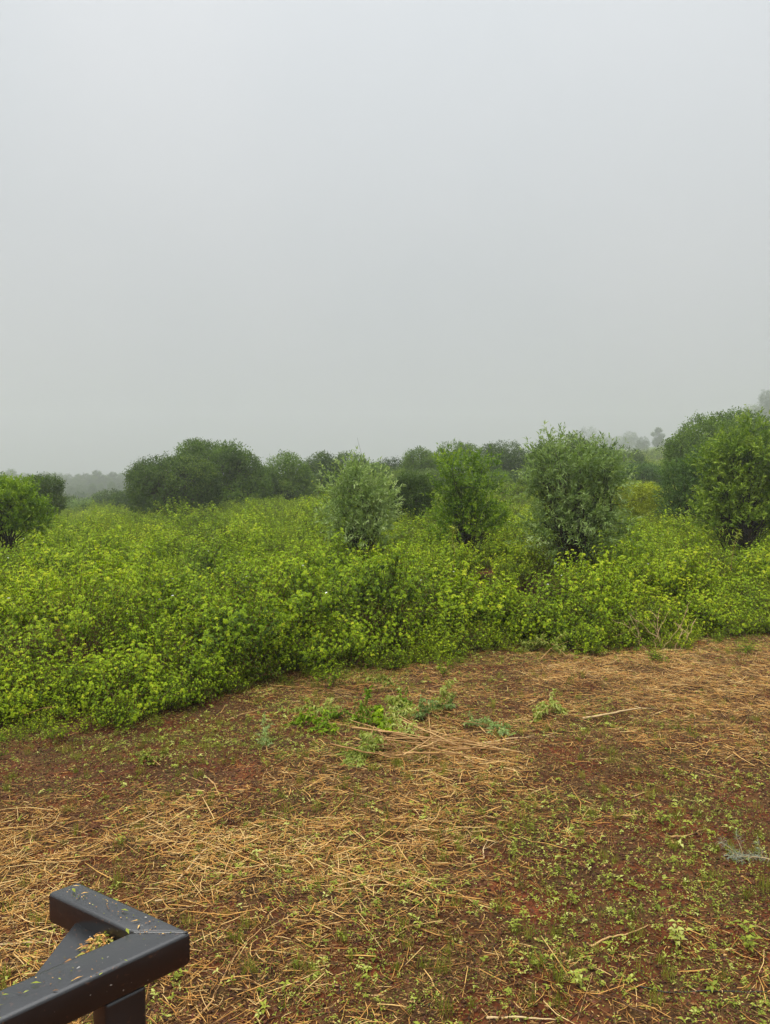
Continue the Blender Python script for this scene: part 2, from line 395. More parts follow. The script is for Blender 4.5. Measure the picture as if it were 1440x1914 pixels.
pts[:, 2] *= np.where(pts[:, 1] < 90, env * (.80 + .34 * hv), .6 + .6 * hv)
pts[:, 2] *= np.clip(.78 + dd * .25, 0, 1)
pts[:, 2] = np.where(pts[:, 1] < 24, np.minimum(pts[:, 2], 1.12), pts[:, 2])
sx = pts[:, 2] * RNG.uniform(.85, 1.08, n); sz = pts[:, 2] * RNG.uniform(.85, 1.1, n) * .96
loc = np.stack([pts[:, 0], pts[:, 1], gz(pts[:, 0], pts[:, 1]) - .03], 1)
keep = ~((md > .86) & (pts[:, 1] < 60) & (RNG.random(n) < .6))
rot = np.stack([RNG.normal(0, .12, n) - dirm[:, 1] * .25, RNG.normal(0, .12, n) + dirm[:, 0] * .25, RNG.uniform(0, 6.28, n)], 1)
scl = np.stack([sx, sx, sz], 1)
loc = loc[keep]; rot = rot[keep]; scl = scl[keep]; idx = idx[keep]
# low sprouts on the margin of the clearing
m = 900; xs = RNG.uniform(-7, 9, m); ys = edge_y(xs) + RNG.normal(.20, .50, m); iss = RNG.choice([7, 7, 7, 6, 8], m)
loc = np.concatenate([loc, np.stack([xs, ys, gz(xs, ys) - .01], 1)]); rot = np.concatenate([rot, np.stack([xs * 0, xs * 0, RNG.uniform(0, 6.28, m)], 1)])
s_ = RNG.uniform(.35, 1.05, m) * np.clip(1 + (ys - edge_y(xs)), .4, 1); scl = np.concatenate([scl, np.stack([s_, s_, s_], 1)]); idx = np.concatenate([idx, iss])

def instancer(name, loc, rot, scl, idx, coll):
    me = D.meshes.new(name); me.vertices.add(len(loc)); me.vertices.foreach_set('co', loc.astype(np.float32).ravel())
    for k, a in (('rot', rot), ('scl', scl)):
        t = me.attributes.new(k, 'FLOAT_VECTOR', 'POINT'); t.data.foreach_set('vector', a.astype(np.float32).ravel())
    t = me.attributes.new('idx', 'INT', 'POINT'); t.data.foreach_set('value', idx.astype(np.int32))
    me.update()
    o = D.objects.new(name, me); COL.objects.link(o)
    ng = D.node_groups.new(name + '_nodes', 'GeometryNodeTree')
    ng.interface.new_socket('Geometry', in_out='INPUT', socket_type='NodeSocketGeometry')
    ng.interface.new_socket('Geometry', in_out='OUTPUT', socket_type='NodeSocketGeometry')
    gi = ng.nodes.new('NodeGroupInput'); go_ = ng.nodes.new('NodeGroupOutput')
    ip = ng.nodes.new('GeometryNodeInstanceOnPoints'); ci = ng.nodes.new('GeometryNodeCollectionInfo')
    ci.inputs['Collection'].default_value = coll; ci.inputs['Separate Children'].default_value = True; ci.inputs['Reset Children'].default_value = True
    def na(nm, ty):
        q = ng.nodes.new('GeometryNodeInputNamedAttribute'); q.data_type = ty; q.inputs['Name'].default_value = nm
        return [s for s in q.outputs if s.name == 'Attribute' and s.enabled][0]
    L = ng.links
    L.new(gi.outputs[0], ip.inputs['Points']); L.new(ci.outputs[0], ip.inputs['Instance']); ip.inputs['Pick Instance'].default_value = True
    L.new(na('idx', 'INT'), ip.inputs['Instance Index']); L.new(na('rot', 'FLOAT_VECTOR'), ip.inputs['Rotation']); L.new(na('scl', 'FLOAT_VECTOR'), ip.inputs['Scale'])
    L.new(ip.outputs[0], go_.inputs[0])
    md = o.modifiers.new('spread', 'NODES'); md.node_group = ng
    return o
th = instancer('shrub_thicket', loc, rot, scl, idx, pc)
tag(th, 'dense lime green leafy thicket covering the whole field behind the cleared strip', 'shrubs', kind='stuff')
print('thicket instances', len(loc))

# ------------------------------------------------------------------ trees and big bushes
def sphere_dirs(r, n):
    return norm(r.normal(0, 1, (n, 3)))
def crown_mb(blobs, r, nleaf, L, W, style, lumps=10, lump_r=.36, hang=0.0, gz0=None):
    """blobs: (cx,cy,cz, rx,ry,rz) world"""
    mb = MB(); subs = []
    vol = np.array([b[3] * b[5] for b in blobs]); wts = vol / vol.sum()
    limbs = []
    for b, w in zip(blobs, wts):
        c = np.array(b[:3]); R = np.array(b[3:])
        k = max(4, int(lumps * (.5 + w * len(blobs) * .5)))
        u = sphere_dirs(r, k * 2); u = u[u[:, 2] > -.65][:k]
        for d in u:
            s = r.uniform(.55, 1.25) * lump_r
            subs.append((c + d * R * (1 - s * .75), R * s, w / len(u)))
            limbs.append(c + d * R * .6)
        subs.append((c, R * (.82 if style == 'wispy' else .94), w * (.45 if style == 'wispy' else 1.1)))
    tw = sum(s[2] for s in subs)
    per = {'wispy': 16, 'round': 9}[style]
    for c, R, w in subs:
        ns = max(3, int(nleaf * w / tw / per))
        u = sphere_dirs(r, ns); rad = np.where(r.random(ns) < .8, r.uniform(.72, 1.04, ns), r.uniform(.2, .8, ns))[:, None]
        o = c + u * R * rad
        if style == 'round': o = c + u * R * np.where(r.random(ns) < .85, r.uniform(.86, 1.0, ns), r.uniform(.4, .86, ns))[:, None]
        if gz0 is not None:
            k = o[:, 2] > gz0 + .12; o = o[k]; u = u[k]; ns = len(o)
            if ns == 0: continue
        ct = r.normal(0, .13)
        if style == 'wispy' and hang == 0:
            o = o + u * R * ((r.random(ns) < .10) * r.uniform(0, .35, ns))[:, None]
        if style == 'wispy':
            d = norm(u * .75 + np.array([0, 0, .55]) + r.normal(0, .3, (ns, 3)))
            SL = L * r.uniform(2.2, 4.5, ns)[:, None]
            t = r.uniform(0, 1, (ns, per)); t.sort(axis=1)
            bend = np.array([0, 0, -hang])
            P = o[:, None] + d[:, None] * SL[:, None] * t[..., None] + bend * (SL[:, None] * t[..., None] ** 2)
            ld = norm(d[:, None] * .75 + r.normal(0, .45, (ns, per, 3)) + bend * .8)
            nn = norm(r.normal(0, .6, (ns, per, 3)) + np.array([0, 0, .7]))
            ti = .34 + ct + .30 * t + r.normal(0, .10, (ns, per))
        else:
            sz = L * 1.6
            P = o[:, None] + r.normal(0, 1, (ns, per, 3)) * sz * .45
            ld = norm(u[:, None] * .6 + r.normal(0, .6, (ns, per, 3)) + np.array([0, 0, .1 - hang]))
            nn = norm(u[:, None] * .7 + np.array([0, 0, .5]) + r.normal(0, .45, (ns, per, 3)))
            ti = .42 + ct + r.normal(0, .12, (ns, per))
        P = P.reshape(-1, 3); m_ = len(P)
        leaves(mb, P, ld.reshape(-1, 3), nn.reshape(-1, 3), L * r.uniform(.7, 1.25, m_), W * r.uniform(.8, 1.2, m_), np.clip(ti.ravel(), 0, 1), detail=False, fold=.15, droop=.2)
    return mb, limbs
def trunk_mb(base, limbs, r, rad, stems=3, spread=.12, sides=6):
    mb = MB(); base = np.array(base); limbs = np.array(limbs)
    top = limbs.mean(0)
    grp = r.integers(0, stems, len(limbs))
    for s in range(stems):
        L = limbs[grp == s]
        if len(L) == 0: continue
        c = L.mean(0); b = base + np.array([*(r.normal(0, spread, 2)), -.05])
        fork = b * .45 + c * .55; fork[2] = b[2] + (c[2] - b[2]) * .5
        p = wander(b, fork, 6, .035, r); tube(mb, p, np.linspace(rad, rad * .6, 6), sides, r.uniform(.2, .7), cap=True)
        for e_ in L:
            k = r.integers(2, 6); q = wander(p[k], e_, 6, .05, r); tube(mb, q, np.linspace(rad * .45, rad * .1, 6), 5, r.uniform(.2, .7))
            for z in range(2):
                kk = r.integers(2, 5); e2 = q[kk] + norm(q[kk] - q[kk - 1]) * .35 + r.normal(0, .25, 3) * np.linalg.norm(e_ - fork) * .6
                tube(mb, wander(q[kk], e2, 4, .05, r), np.linspace(rad * .22, rad * .06, 4), 4, .5)
    return mb
TREES = []
def tree(name, label, cat, Yd, blobs, mat, nleaf, L, W, style, seed, base_px=None, rad=.05, stems=3, lumps=10, lump_r=.36, hang=0., group=None, spread=.12, depth=1.0):
    r = np.random.default_rng(seed); B = []
    for b in blobs:
        px, py, rx, ry = b[:4]; dy = b[4] if len(b) > 4 else 0
        c = at(px, py, Yd + dy); B.append((*c, rx / F * Yd, rx / F * Yd * depth, ry / F * Yd))
    bp = base_px if base_px is not None else np.mean([b[0] for b in blobs])
    bx = (bp - CX) / F * Yd; bz = float(gz(bx, Yd)); base = (bx, Yd, bz)
    mb, limbs = crown_mb(B, r, nleaf, L, W, style, lumps, lump_r, hang, bz)
    root = empty(name, base, label, cat, group)
    t = trunk_mb(base, limbs, r, rad, stems, spread)
    t.V = [v - np.array(base) for v in t.V]; t.build('trunk', M['bark'], root)
    mb.V = [v - np.array(base) for v in mb.V]; mb.build('crown', M[mat], root)
    TREES.append(root); return root

# --- young trees standing in the thicket
tree('young_tree', 'grey-green feathery young tree with upright shoots, just left of a small dark bush', 'tree', 15.5,
     [(672, 930, 44, 48), (650, 960, 32, 40), (705, 935, 26, 40), (672, 890, 24, 26), (675, 985, 52, 38), (672, 1012, 52, 26), (630, 925, 20, 30), (715, 960, 26, 40)], 'willow', 11500, .105, .022, 'wispy', 21, rad=.022, lumps=9, lump_r=.34)
tree('round_bush', 'small dark round bush between the grey-green feathery tree and the glossy twiggy one', 'bush', 24,
     [(768, 940, 40, 44), (745, 925, 22, 30), (795, 920, 22, 28), (768, 905, 26, 18)], 'dark', 16000, .075, .028, 'round', 22, rad=.03, lumps=11)
tree('young_tree', 'bright green young tree with open glossy branches, right of the small dark bush', 'tree', 17.5,
     [(862, 885, 40, 34), (905, 880, 26, 20), (835, 930, 24, 28), (905, 935, 34, 34), (860, 965, 40, 30), (870, 930, 30, 26), (925, 970, 16, 18), (845, 870, 14, 16), (838, 965, 26, 28), (895, 970, 44, 26), (836, 988, 32, 24), (905, 988, 38, 22)], 'fresh', 10500, .10, .028, 'wispy', 23, rad=.024, stems=4, lumps=8, lump_r=.32)
tree('young_tree', 'tall grey-green willowy young tree with yellowing leaves inside, standing before a dark dome tree', 'tree', 15.5,
     [(1065, 880, 55, 44), (1035, 850, 30, 26), (1125, 880, 28, 34), (1105, 905, 40, 34), (1045, 925, 50, 44), (1110, 940, 40, 36), (1075, 975, 62, 40), (1010, 890, 20, 30), (1140, 862, 24, 22), (1003, 868, 18, 22), (1160, 905, 16, 26), (1030, 965, 42, 40), (1120, 975, 40, 38), (1075, 1002, 66, 26), (1072, 1028, 66, 26), (1028, 998, 46, 32), (1124, 998, 42, 32), (1012, 915, 26, 36), (1140, 915, 26, 30)], 'willow', 19000, .115, .024, 'wispy', 24, rad=.03, stems=4, lumps=9, lump_r=.33)
tree('yellow_bush', 'rounded yellow-green bush sitting between the willowy young tree and the big right-hand trees', 'bush', 27,
     [(1192, 940, 44, 34), (1175, 925, 26, 22), (1215, 925, 24, 22), (1190, 960, 44, 24)], 'yellow', 16000, .07, .03, 'round', 25, rad=.02, stems=5, lumps=12, lump_r=.3)
tree('broad_bush', 'dense bluish green bush left of and behind the tree with dark forked stems', 'bush', 24,
     [(1285, 920, 48, 50), (1262, 900, 26, 34), (1310, 880, 34, 34), (1275, 955, 42, 30), (1330, 930, 40, 44)], 'blue', 26000, .08, .024, 'wispy', 26, rad=.035, lumps=9)
tree('large_tree', 'bright leafy tree with dark forked stems showing, at the right edge above the thicket', 'tree', 19,
     [(1400, 845, 46, 38), (1365, 870, 42, 36), (1330, 880, 26, 26), (1430, 880, 44, 46), (1390, 905, 60, 36), (1350, 925, 42, 32), (1450, 940, 40, 40), (1480, 880, 44, 60), (1410, 815, 20, 22), (1385, 950, 50, 22), (1330, 950, 34, 26), (1400, 968, 60, 22), (1345, 978, 46, 22), (1440, 975, 46, 24), (1360, 840, 22, 22)], 'leafy', 27000, .11, .034, 'wispy', 27, base_px=1392, rad=.04, stems=5, lumps=9, lump_r=.32, spread=.28)
tree('left_bush', 'light green rounded bush at the left edge of the field', 'bush', 18,
     [(30, 950, 52, 46), (-10, 935, 44, 40), (55, 975, 34, 30), (20, 920, 34, 22), (-60, 960, 50, 50)], 'fresh', 30000, .075, .024, 'wispy', 28, rad=.04, lumps=11)
# --- dome trees along the crest
tree('dome_tree', 'darkest smooth dome-shaped tree, standing alone at the left end of the crest', 'tree', 38,
     [(327, 903, 86, 54), (298, 885, 52, 34), (350, 885, 56, 34), (275, 930, 34, 38), (380, 925, 34, 40), (330, 945, 76, 26), (395, 905, 20, 26, .5), (270, 905, 34, 40), (290, 945, 44, 24)], 'dark', 42000, .12, .045, 'round', 31, rad=.12, lumps=22, lump_r=.24, hang=.3)
tree('spreading_tree', 'tallest lumpy spreading tree directly behind the smooth dark dome tree', 'tree', 44,
     [(400, 868, 62, 42), (365, 848, 36, 24), (430, 850, 40, 24), (455, 885, 36, 40), (350, 870, 22, 26), (440, 920, 52, 30), (480, 910, 28, 34)], 'leafy', 34000, .14, .055, 'round', 32, rad=.14, lumps=16, lump_r=.30)
crest = [
 ('green bush left of the solitary mop-shaped crest tree', 57, [(895, 872, 24, 20), (912, 885, 22, 16)], 'leafy', 9000, 55),
 ('bush on the crest behind the feathery tree, filling the dip', 54, [(700, 890, 30, 18), (672, 893, 24, 16)], 'leafy', 9000, 56),
 ('tree between the willowy young tree and the hazy rounded bush', 62, [(1125, 862, 30, 24), (1140, 880, 34, 18)], 'leafy', 11000, 57),
 ('bush at the left foot of the biggest dome tree, on the slope', 55, [(1225, 890, 30, 16), (1205, 898, 28, 12)], 'leafy', 9000, 58),
 ('round tree behind and right of the mop-shaped crest tree', 60, [(1000, 872, 22, 22), (990, 885, 26, 16)], 'dark', 9000, 59),
 ('low rounded bush at the foot of the stepped crest tree', 48, [(760, 898, 34, 16), (800, 900, 30, 18)], 'dark', 11000, 51),
 ('low bush between the solitary mop-shaped crest tree and the willowy tree', 52, [(985, 895, 24, 14), (960, 900, 26, 12)], 'dark', 9000, 52),
 ('low green bush below the twin-topped crest tree', 50, [(925, 900, 24, 14), (900, 902, 26, 12)], 'fresh', 9000, 53),
 ('dark bush wedged between the spreading tree and the round-topped tree', 46, [(493, 905, 22, 28), (480, 920, 30, 20)], 'dark', 9000, 54),
 ('leafy round-topped tree just right of the tallest spreading tree', 48, [(535, 885, 38, 34), (515, 900, 26, 28), (555, 905, 30, 30), (535, 915, 44, 20)], 'leafy', 20000, 33),
 ('darker tree with a flat top, second right of the tallest spreading tree', 52, [(603, 880, 30, 30), (585, 900, 26, 30), (622, 900, 28, 28)], 'dark', 16000, 34),
 ('small pointed tree at the dip of the crest, left behind the feathery tree', 58, [(655, 868, 24, 20), (680, 882, 22, 20), (640, 885, 22, 22), (660, 900, 40, 22)], 'dark', 14000, 35),
 ('low wide tree at the dip of the crest, right behind the feathery tree', 60, [(730, 882, 30, 22), (712, 895, 24, 20), (750, 895, 26, 24)], 'dark', 13000, 36),
 ('stepped tree left of the lumpy twin-topped one on the crest', 56, [(786, 866, 28, 24), (805, 875, 28, 26), (775, 885, 24, 24)], 'leafy', 15000, 37),
 ('lumpy twin-topped tree on the crest behind the bright green young tree', 64, [(845, 850, 26, 22), (875, 852, 24, 18), (860, 872, 42, 26)], 'leafy', 15000, 38),
 ('solitary round mop-shaped tree on the crest between two taller groups', 60, [(943, 856, 40, 28), (925, 866, 24, 24), (962, 868, 26, 22), (943, 880, 34, 18)], 'dark', 18000, 39),
 ('dark dome tree mostly hidden behind the tall willowy young tree', 44, [(1058, 850, 46, 34), (1035, 865, 36, 34), (1085, 865, 36, 36), (1005, 872, 16, 22), (1060, 890, 60, 30)], 'dark', 24000, 40),
 ('hazy rounded bush on the slope right of the dark dome tree', 78, [(1165, 858, 34, 22), (1150, 868, 22, 20), (1183, 868, 20, 20)], 'dark', 12000, 41),
 ('low dark bush on the slope below the hazy rounded one', 50, [(1195, 886, 30, 18), (1165, 892, 26, 18), (1222, 890, 20, 16)], 'blue', 12000, 42),
]
for lab, d_, bl, mt, nl, sd in crest:
    bl = [(a, b, c * 1.22, e_ * 1.12) for a, b, c, e_ in bl]
    tree('dome_tree', lab, 'tree', d_, bl, mt, nl, .15, .055, 'round', sd, rad=.12, lumps=12, lump_r=.33, group='trees along the crest')
tree('giant_tree', 'biggest dark domed tree rising behind the bright leafy tree on the right', 'tree', 38,
     [(1350, 845, 106, 62), (1340, 830, 84, 46), (1318, 806, 44, 30), (1290, 850, 46, 44), (1370, 800, 50, 34), (1410, 810, 50, 40), (1320, 880, 80, 40), (1450, 840, 60, 50), (1262, 870, 24, 34), (1400, 880, 90, 40)], 'leafy', 60000, .13, .05, 'round', 43, rad=.18, lumps=20, lump_r=.27, hang=.3)
tree('dark_bush', 'dark rounded bush behind the light green bush at the left edge', 'bush', 34,
     [(88, 910, 28, 22), (100, 935, 22, 22), (65, 915, 20, 24), (75, 945, 40, 20)], 'dark', 15000, .11, .04, 'round', 44, rad=.06, group='bushes at the left edge')
tree('dark_bush', 'dark treetop poking out above the light green bush at the very left edge', 'bush', 36,
     [(-8, 905, 20, 24), (-20, 930, 40, 36)], 'dark', 10000, .11, .04, 'round', 45, rad=.06)
# middle distance bushes on the left
mids = [(150, 948, 26, 14, 66), (188, 940, 22, 13, 80), (205, 932, 30, 16, 74), (232, 938, 24, 18, 58), (128, 942, 16, 13, 84), (170, 955, 22, 9, 58)]
midlab = ['pale low bush nearest the dark left bushes, in the hollow', 'pale bush in the middle of the hollow', 'dark wide low bush in the hollow before the misty wood', 'green bush in the hollow against the smooth dark dome tree', 'small misty bush just beside the dark left bushes', 'lowest flat bush in the hollow on the left']
for q, (a, b, c, d_, yy) in enumerate(mids):
    tree('hollow_bush', midlab[q], 'bush', yy, [(a, b, c, d_), (a - c * .5, b + 3, c * .6, d_ * .8), (a + c * .5, b + 4, c * .6, d_ * .8)], 'willow' if q in (0, 1) else 'dark', 6000, .18, .07, 'round', 60 + q, rad=.06, lumps=8, group='bushes in the hollow on the left')

# --- misty far trees: a few shapes, copied
def far_proto(seed, h, w, kind):
    r = np.random.default_rng(seed)
    if kind == 'tall': B = [(0, 0, h * .72, w * .38, w * .38, h * .24), (w * .18, 0, h * .5, w * .4, w * .4, h * .22), (-w * .2, 0, h * .42, w * .4, w * .4, h * .2), (0, 0, h * .25, w * .45, w * .45, h * .2)]
    elif kind == 'gum': B = [(0, 0, h * .86, w * .3, w * .3, h * .12), (w * .3, 0, h * .7, w * .25, w * .25, h * .09), (-w * .28, 0, h * .62, w * .26, w * .26, h * .1), (0, 0, h * .35, w * .5, w * .5, h * .22)]
    else: B = [(0, 0, h * .62, w * .5, w * .5, h * .38), (w * .3, 0, h * .42, w * .35, w * .35, h * .3), (-w * .3, 0, h * .4, w * .35, w * .35, h * .3), (0, 0, h * .22, w * .55, w * .55, h * .2)]
    mb, limbs = crown_mb(B, r, 9000, .3, .13, 'round', 10, .36, 0, 0.0)
    t = trunk_mb((0, 0, 0), limbs, r, .12, 1, .05)
    return t.mesh('trunk', [M['bark']]), mb.mesh('crown', [M['dark']])
protos = [far_proto(71, 7, 6, 'dome'), far_proto(72, 9, 4.5, 'tall'), far_proto(73, 9.5, 5, 'gum'), far_proto(74, 6, 7, 'dome')]
PH = [7, 9, 9.5, 6]
def far_tree(px, top, Yd, k, label, group):
    x = (px - CX) / F * Yd; z0 = float(gz(x, Yd)); zt = at(px, top, Yd)[2]
    s = max(.35, (zt - z0) / PH[k])
    root = empty('misty_tree', (x, Yd, z0 - .2), label, 'tree', group)
    root.rotation_euler.z = random.uniform(0, 6.28); root.scale = (s, s, s)
    for nm, me in zip(('trunk', 'crown'), protos[k]):
        o = D.objects.new(nm, me); COL.objects.link(o); o.parent = root
wr = random.Random(4)
wood = []
for px in range(-50, 300, 9): wood.append((px + wr.uniform(-4, 4), 886 + wr.uniform(-4, 5), 360 + wr.uniform(-20, 40), wr.choice([0, 1, 1, 0, 3])))
for px in range(-40, 300, 19): wood.append((px + wr.uniform(-5, 5), 902 + wr.uniform(-5, 5), 270 + wr.uniform(-20, 20), wr.choice([0, 3, 1])))
for px in range(-30, 290, 26): wood.append((px + wr.uniform(-5, 5), 917 + wr.uniform(-5, 6), 190 + wr.uniform(-15, 15), wr.choice([0, 3])))
for w in wood: far_tree(*w, 'grey misty tree in the far wood at the left, one of a crowded row', 'misty wood at the left')
for px, top, k, l in [(22, 874, 1, 'taller misty tree poking out of the far wood, beside the light green left bush'), (182, 878, 2, 'tallest thin misty tree poking out mid-way along the far wood'), (212, 881, 2, 'thin misty tree above the far wood just left of the dark dome tree')]:
    far_tree(px, top, 345, k, l, 'misty wood at the left')
for a, b, c, k in [(1095, 798, 520, 0), (1068, 815, 530, 3), (1130, 812, 510, 0), (1156, 815, 500, 3), (1176, 806, 490, 0)]:
    far_tree(a, b, c, k, 'faint misty tree behind the willowy young tree, barely visible', 'faint misty trees behind the willowy tree')
for a, b, c, k, l in [(1200, 815, 350, 0, 'misty tree on the hillside, left one of three above the pale grassy slope'), (1229, 798, 340, 2, 'tallest misty tree above the pale grassy slope on the hillside'), (1242, 822, 330, 0, 'low misty tree at the right end above the pale grassy slope'),
                      (1406, 756, 350, 3, 'misty tree just left of the tall faint one above the biggest dome tree'), (1432, 726, 350, 1, 'tall faint misty tree peeking above the biggest dome tree')]:
    far_tree(a, b, c, k, l, 'misty trees on the hillside')

# ------------------------------------------------------------------ litter on the cleared strip
def sample_ground(n, back=0.9):
    y = RNG.uniform(2.3, 13.5, n * 3); x = RNG.uniform(-1, 1, n * 3) * (.52 * 13.5 + 1.8)
    k = (np.abs(x) < .52 * y + 1.8) & (y < edge_y(x) + back)
    return x[k], y[k]
def gmap(px, py, base, G):
    v = np.full(px.shape, float(base))
    for a, b, sx_, sy_, w in G: v += (w if G is GREEN else w * .85) * np.exp(-((px - a) / sx_) ** 2 / 2 - ((py - b) / sy_) ** 2 / 2)
    return v
STRAW = [(1250, 1245, 260, 32, .9), (1150, 1320, 300, 50, .55), (1300, 1400, 220, 60, .35), (900, 1400, 150, 40, .5), (820, 1480, 220, 70, .55), (600, 1560, 220, 70, .8), (430, 1650, 230, 80, .9),
         (700, 1700, 180, 110, .5), (120, 1590, 170, 60, .6), (50, 1800, 130, 140, 1.1), (350, 1850, 230, 70, .5), (700, 1870, 250, 60, .35), (1200, 1850, 200, 60, .25), (640, 1290, 200, 30, .2),
         (170, 1425, 260, 50, -.45), (1400, 1530, 110, 60, -.5), (1150, 1650, 260, 100, -.22), (870, 1225, 90, 22, -.4), (200, 1380, 200, 40, -.2)]
GREEN = [(430, 1640, 230, 120, .3), (300, 1850, 250, 60, .35), (1200, 1600, 230, 110, .9), (1250, 1790, 260, 100, .9), (950, 1680, 200, 110, .55), (250, 1378, 190, 26, 1.0), (500, 1400, 120, 40, .35), (620, 1620, 150, 90, .3), (90, 1470, 140, 70, .3), (1080, 1350, 160, 40, .35),
         (700, 1390, 90, 50, .5), (1380, 1195, 120, 18, .8), (880, 1200, 90, 30, .5), (400, 1310, 160, 30, .6), (700, 1250, 150, 18, .7), (1100, 1215, 200, 16, .5), (560, 1800, 160, 80, .35), (900, 1880, 200, 60, .4), (650, 1270, 100, 16, .7)]
def strands(name, N, G, base, Lr, Wr, mat, label, cat, lift, tintr, sides=3, patch=.5):
    x, y = sample_ground(N, .7)
    z = gz(x, y); px, py = project(x, y, z)
    dn = np.clip(gmap(px, py, base, G), 0.02, 1.4) * (.35 + 1.3 * np.clip((fbm(x, y, patch, 3, 4) - .3) / .4, 0, 1))
    k = RNG.random(len(x)) < dn / 1.6; x, y, z, dn = x[k], y[k], z[k], dn[k]; n = len(x)
    L = RNG.gamma(2.2, 1, n) / 2.2 * (Lr[1] - Lr[0]) * .55 + Lr[0]; L = np.minimum(L, Lr[1] * 1.8)
    th_ = (fbm(x, y, .6, 2, 5) - .5) * 7 + RNG.normal(0, 1.1, n)
    tilt = RNG.normal(0, .16, n) + .02
    w = RNG.uniform(*Wr, n); d = np.stack([np.cos(th_) * np.cos(tilt), np.sin(th_) * np.cos(tilt), np.sin(tilt)], 1)
    bend = RNG.normal(0, .055, (n, 3)) * [1, 1, .3] * L[:, None]
    bend += np.cross(d, [0, 0, 1.]) * (RNG.random(n) < .12)[:, None] * L[:, None] * RNG.normal(0, .25, n)[:, None]
    c = np.stack([x, y, z + lift * RNG.random(n) ** 1.5 * np.clip(dn, .2, 1) + w * .4], 1)
    a = c - d * L[:, None] / 2; b = c + d * L[:, None] / 2; m = c + bend
    for q in (a, b, m): q[:, 2] = np.maximum(q[:, 2], gz(q[:, 0], q[:, 1]) + w * .3)
    S = norm(np.cross(d, [0, 0, 1.])); U = np.cross(S, d)
    rings = []
    for q, f in ((a, .8), (m, 1.0), (b, .6)):
        for s in range(sides):
            an = 2 * math.pi * s / sides + math.pi / 2
            rings.append(q + (S * math.cos(an) + U * math.sin(an) * .6) * (w * f * .5)[:, None])
    Vv = np.stack(rings, 1).reshape(-1, 3); bb = np.arange(n)[:, None] * 3 * sides
    FF = []
    for rr in range(2):
        for s in range(sides):
            s2 = (s + 1) % sides; FF.append(bb + [rr * sides + s, rr * sides + s2, (rr + 1) * sides + s2, (rr + 1) * sides + s])
    t = np.clip(RNG.normal(tintr[0], tintr[1], n) + (dn - .5) * .15, 0, 1)
    mb = MB(); mb.add(Vv, np.concatenate(FF), np.repeat(t, 3 * sides))
    o = mb.build(name, M[mat]); tag(o, label, cat, kind='stuff'); print(name, n)
strands('straw', 135000, STRAW, .30, (.018, .11), (.0024, .0065), 'straw', 'golden dry straw and cut stalks strewn over the cleared red soil', 'straw', .03, (.47, .31))
strands('coarse_straw', 14000, STRAW, .22, (.06, .24), (.004, .009), 'straw', 'longer thick dry stalks tangled over the finer straw', 'straw', .05, (.60, .26))
strands('plant_bits', 330000, STRAW, .55, (.010, .045), (.002, .006), 'chip', 'fine dark and tan chopped plant bits covering the soil', 'mulch', .012, (.45, .25), patch=.3)

# flat leaf-like chips
x, y = sample_ground(60000, .7); z = gz(x, y); n = len(x)
mb = MB(); an = RNG.uniform(0, 6.28, n); dv = np.stack([np.cos(an), np.sin(an), RNG.normal(0, .15, n)], 1)
leaves(mb, np.stack([x, y, z + .006], 1), dv, np.array([0, 0, 1.]) + RNG.normal(0, .35, (n, 3)), RNG.uniform(.012, .035, n), RNG.uniform(.005, .014, n), np.clip(RNG.normal(.45, .25, n), 0, 1), False, droop=.05)
tag(mb.build('leaf_litter', M['chip']), 'curled brown dead leaf scraps scattered on the soil', 'leaf litter', kind='stuff')
# soil clods
x, y = sample_ground(60000, .7); z = gz(x, y); n = len(x); s = np.minimum(RNG.gamma(1.6, .004, n) + .003, .014)
oc = np.array([[1, 0, 0], [-1, 0, 0], [0, 1, 0], [0, -1, 0], [0, 0, .8], [0, 0, -.6]], float); of = np.array([[0, 2, 4], [2, 1, 4], [1, 3, 4], [3, 0, 4], [2, 0, 5], [1, 2, 5], [3, 1, 5], [0, 3, 5]])
Vv = np.stack([x, y, z + s * .2], 1)[:, None] + oc[None] * s[:, None, None] * RNG.uniform(.6, 1.3, (n, 6, 3))
mb = MB(); mb.add(Vv.reshape(-1, 3), (np.arange(n)[:, None, None] * 6 + of[None]).reshape(-1, 3), np.repeat(RNG.random(n), 6))
tag(mb.build('soil_crumbs', M['clod']), 'small reddish crumbs of loose soil', 'soil crumbs', kind='stuff')

# seedlings
def seedlings():
    mb = MB(); x, y = sample_ground(42000, .6); z = gz(x, y); px, py = project(x, y, z)
    dn = np.clip(gmap(px, py, .12, GREEN), .03, 1.3) * (.3 + 1.5 * np.clip((fbm(x, y, .6, 3, 1) - .35) / .3, 0, 1))
    k = RNG.random(len(x)) < dn / 1.8; x, y, z = x[k], y[k], z[k]; n = len(x); print('seedlings', n)
    h = RNG.gamma(2, .010, n) + .006; s = RNG.gamma(2.2, .0040, n) + .0055
    tin = np.clip(RNG.normal(.5, .16, n), 0, 1); ph = RNG.uniform(0, 6.28, n)
    nl = RNG.integers(3, 8, n)
    for q in range(7):
        k = nl > q; an = ph[k] + q * 2.4 + RNG.normal(0, .25, k.sum())
        up = RNG.uniform(.05, .7, k.sum()); d = np.stack([np.cos(an), np.sin(an), up], 1)
        P = np.stack([x[k], y[k], z[k] + h[k] * (1 - q * .1)], 1) + RNG.normal(0, .003, (k.sum(), 3))
        leaves(mb, P, d, np.array([0, 0, 1.]) + RNG.normal(0, .25, (k.sum(), 3)), s[k] * RNG.uniform(.8, 1.3, k.sum()), s[k] * RNG.uniform(.38, .6, k.sum()), np.clip(tin[k] + RNG.normal(0, .08, k.sum()), 0, 1), True, fold=.15)
    tag(mb.build('seedlings', M['weed']), 'tiny pale green weed seedlings sprouting through the straw', 'weeds', kind='stuff')
seedlings()
